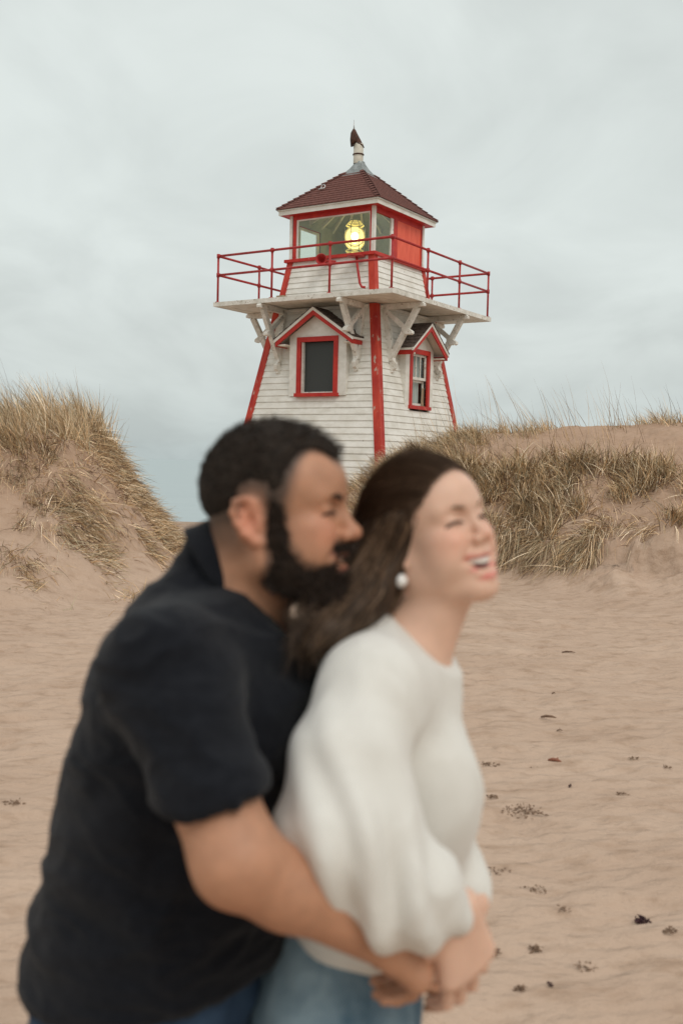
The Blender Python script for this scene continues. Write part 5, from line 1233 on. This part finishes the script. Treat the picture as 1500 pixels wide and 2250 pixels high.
# sweater
sv = Vol(rng_axis([(-0.18, 0.26, 0.0040)]), rng_axis([(1.10, 1.80, 0.0042)]), rng_axis([(0.86, 1.56, 0.0042)]))
sv.ell(J(833, 1600, 1.52), (.102, .150, .165), None, .05); sv.ell(J(865, 1850, 1.52), (.108, .142, .16), None, .06); sv.ell(J(805, 1990, 1.52), (.120, .148, .085), None, .06)
for yy in (1.455, 1.585): sv.ell(J(952, 1735, yy), (.062, .066, .078), None, .06)
sv.cap(w_neck + (-.01, 0, -.015), wsR + (0, 0, .0), .070, .062, .05); sv.cap(w_neck + (-.01, 0, -.015), wsL, .068, .060, .05)
sv.cap(J(835, 1460, 1.52), J(868, 1560, 1.52), .060, .072, .05)
sv.cap(wsR, J(765, 1680, 1.30), .062, .068, .03); sv.cap(J(765, 1680, 1.30), J(762, 1830, 1.265), .068, .081, .03); sv.cap(J(762, 1830, 1.265), J(865, 1945, 1.265), .081, .069, .03); sv.cap(J(865, 1945, 1.265), J(925, 1990, 1.275), .069, .046, .03); sv.cap(J(925, 1990, 1.275), J(985, 1998, 1.288), .046, .030, .012)
sv.cap(wsL, J(925, 1700, 1.69), .062, .07, .03); sv.cap(J(925, 1700, 1.69), weL, .07, .075, .03); sv.cap(weL, J(1015, 1940, 1.50), .07, .038, .03); sv.cap(J(1015, 1940, 1.50), J(1026, 1962, 1.48), .034, .03, .012)
planecut(sv, J(760, 2066, 1.50), np.array([0.08, 0, -1.0]), .24)
nkc = J(906, 1384, 1.52); nkn = np.array([0.66, -0.12, 0.75]); planecut(sv, nkc, nkn, .115)
V, Q = sv.mesh(); V = relax(V, Q, 1); Ns = vnormals(V, Q)
# lengthwise folds in the balloon sleeve
ctr = J(800, 1900, 1.26); wgt = np.exp(-((V[:, 0] - ctr[0]) ** 2 + (V[:, 2] - ctr[2]) ** 2) / .14 ** 2) * (V[:, 1] < 1.36)
ang_ = V[:, 0] * 0.95 + V[:, 2] * 0.25
V = V + Ns * (wgt * 0.0085 * np.sin(ang_ * 120 + 2.2 * vnoise(V[:, 0] * 9, V[:, 1] * 9, V[:, 2] * 9)))[:, None]
V = cloth_noise(V, Ns, .0045, 7, (1, 1, .55), seed=3); V = cloth_noise(V, Ns, .0022, 17, (1, 1, .6), seed=6)
mesh_obj('sweater', V, Q, SWEAT, woman, True)
# knotted ties down the open back of the sweater
for px, py, yy, rr in ((737, 1478, 1.375, .013), (672, 1622, 1.44, .016), (660, 1665, 1.45, .012), (652, 1708, 1.44, .016)):
    kv_ = MB(); c_ = J(px, py, yy); kv_.tube([c_ + np.array([-.012, 0, .016]), c_, c_ + np.array([.010, 0, -.018])], [rr * .6, rr, rr * .6], 10); kv_.build('back_tie', SWEAT, woman, True)
# jeans
jv = Vol(rng_axis([(-0.24, 0.26, 0.006)]), rng_axis([(1.28, 1.76, 0.006)]), rng_axis([(0.03, 1.02, 0.006)]))
jv.ell(w_pel + (0, 0, -.0), (.124, .160, .14), None, .06); jv.ell(J(775, 2075, 1.52), (.112, .140, .085), None, .05)
for s_, yy in ((-1, 1.43), (1, 1.60)):
    hip = np.array([w_pel[0] + .02, yy, .84]); kn = np.array([.02, yy, .47]); an = np.array([-.04, yy + s_ * .01, .08])
    jv.cap(hip, kn, .095, .064, .05); jv.cap(kn, an, .064, .052, .03)
V, Q = jv.mesh(); Ns = vnormals(V, Q); V = cloth_noise(V, Ns, .003, 18, (1, 1, 1.4)); jw = mesh_obj('jeans', V, Q, DENIM_L, woman, True)
for s_, yy in ((-1, 1.43), (1, 1.60)):
    kv = Vol(rng_axis([(-0.12, .16, 0.006)]), rng_axis([(yy + s_ * .01 - .07, yy + s_ * .01 + .07, 0.006)]), rng_axis([(-.01, 0.13, 0.006)])); a_ = np.array([-.04, yy + s_ * .01, .035])
    kv.cap(a_ + (-.03, 0, 0), a_ + (.14, 0, -.008), .037, .030, .02); kv.cap(a_, a_ + (0, 0, .04), .038, .038, .02); V, Q = kv.mesh(); mesh_obj('shoe', V, Q, SHOE, woman, True)
# hair: cap plus windblown lengths
EZ, EX = [-60, -25, 0, 22, 60, 90, 115, 135], [-32, -26, -14, 20, 62, 78, 90, 110]
hv = Vol(rng_axis([(-.22, FW.o[0] + .13, .0035)]), rng_axis([(1.30, 1.66, .0035)]), rng_axis([(1.36, FW.o[2] + .15, .0035)]))
FW.ell(hv, (0, 0, 46), (104, 83, 92), 2)
Lg = FW.loc(np.stack(np.meshgrid(hv.xs, hv.ys, hv.zs, indexing='ij'), -1).reshape(-1, 3)); lx, ly, lz = Lg.T
edge = np.interp(lz, EZ, EX)
cut = (lx - edge + 1.5 * fbm(lz / 12, ly / 12, o=2)) * 0.001 * FW.s * .8
hv.D = np.maximum(hv.D, cut.reshape(hv.D.shape).astype(np.float32))
flow = [  # (points, radii) guides of the windblown hair
    ([J(915, 1085, 1.52), J(862, 1135, 1.57), J(830, 1225, 1.565), J(765, 1325, 1.50), J(712, 1385, 1.41), J(682, 1425, 1.385)], [.045, .050, .042, .032, .022, .008]),
    ([J(890, 1150, 1.48), J(850, 1235, 1.49), J(790, 1330, 1.46), J(725, 1392, 1.40), J(672, 1445, 1.39)], [.036, .042, .040, .026, .007]),
    ([J(915, 1060, 1.58), J(865, 1120, 1.60), J(840, 1220, 1.60), J(800, 1330, 1.55), J(725, 1410, 1.46)], [.05, .052, .045, .034, .009]),
    ([J(838, 1250, 1.475), J(822, 1300, 1.45), J(785, 1350, 1.42), J(730, 1400, 1.40)], [.018, .026, .022, .007]),
]
for pts, rs in flow: hv.chain(pts, [r * .80 for r in rs], .02)
V, Q = hv.mesh(); V = relax(V, Q, 1); Ns = vnormals(V, Q)
fl_ = V[:, 0] * 0.62 + V[:, 2] * -.55; V = V + Ns * (0.0028 * vnoise(fl_ * 110, V[:, 1] * 60, (V[:, 0] + V[:, 2]) * 10))[:, None]
L2 = FW.loc(V); hc = np.tile([[0.042, 0.026, 0.016]], (len(V), 1)) * (1 + 0.5 * vnoise(fl_ * 140, V[:, 1] * 90, (V[:, 0] + V[:, 2]) * 12))[:, None]
mesh_obj('hair', V, Q, HAIR, woman, True, hc)
PP = []; cc = []
def resample(pts, m):
    pts = np.array(pts); t = np.linspace(0, len(pts) - 1, m); i = np.clip(t.astype(int), 0, len(pts) - 2); f = (t - i)[:, None]
    p0 = pts[np.clip(i - 1, 0, None)]; p1 = pts[i]; p2 = pts[i + 1]; p3 = pts[np.clip(i + 2, None, len(pts) - 1)]
    return 0.5 * ((2 * p1) + (-p0 + p2) * f + (2 * p0 - 5 * p1 + 4 * p2 - p3) * f ** 2 + (-p0 + 3 * p1 - 3 * p2 + p3) * f ** 3)
for pts, rs in flow:
    g0 = resample(pts, 40); r0_ = np.interp(np.linspace(0, 1, 40), np.linspace(0, 1, len(rs)), rs)
    for _ in range(2300):
        ii_ = np.linspace(0, 39 * rng.uniform(.62, 1.0), 14).astype(int); g = g0[ii_]; rr = r0_[ii_]
        u = rng.normal(0, 1, 3); u /= np.linalg.norm(u); u *= rng.uniform(.86, 1.12) if rng.random() < .95 else rng.uniform(1.0, 1.4)
        wv = rng.normal(0, 1, 3) * .004; ph = rng.uniform(0, 6)
        p = g + u[None] * rr[:, None] + np.sin(np.linspace(0, 5, 14) + ph)[:, None] * wv[None]
        PP.append(p); cc.append(np.array([0.070, 0.043, 0.026]) * (rng.uniform(.4, 2.2) if rng.random() < .8 else rng.uniform(2.5, 4.5)))
# strands combed over the crown
for _ in range(7000):
    ph = rng.uniform(-1.7, 1.7); st = rng.uniform(.0, 1.0); a0 = rng.uniform(10, 70); pts = []
    for t in np.linspace(0, 1, 14):
        th = radians(a0 + t * 92 + 8); x = 104 * cos(th); r_ = sin(th)
        pts.append(FW.w((x * 1.02 + 1, 86 * r_ * sin(ph), 46 + 95 * r_ * cos(ph))))
    pts = np.array(pts); l0 = FW.loc(pts); ed = np.interp(l0[:, 2], EZ, EX)
    ok = l0[:, 0] < ed + 3
    if ok[1:].all(): PP.append(pts); cc.append(np.array([0.062, 0.037, 0.023]) * rng.uniform(.5, 2.3))
# loose flyaway locks across the man's shirt
for _ in range(150):
    e0 = J(rng.uniform(610, 715), rng.uniform(1345, 1500), rng.uniform(1.36, 1.40)); g = np.array([J(800, 1270, 1.45), J(745, 1320, 1.43), J(665, 1352, 1.40), e0]) + rng.normal(0, .010, (4, 3)); g[3] = e0
    PP.append(resample(g, 14)); cc.append(np.array([0.065, 0.042, 0.028]) * rng.uniform(.5, 2.0))
PP = np.array(PP); cc = np.array(cc); er_ = np.array(er)
bad = ((np.hypot(PP[:, :, 0] - er_[0], PP[:, :, 2] - er_[2] - .006) < .024) & (PP[:, :, 1] < er_[1] + .02)).any(1)
PP, cc = PP[~bad], cc[~bad]
strands('hair_lengths', HAIR, woman, PP, 0.0014, cc)
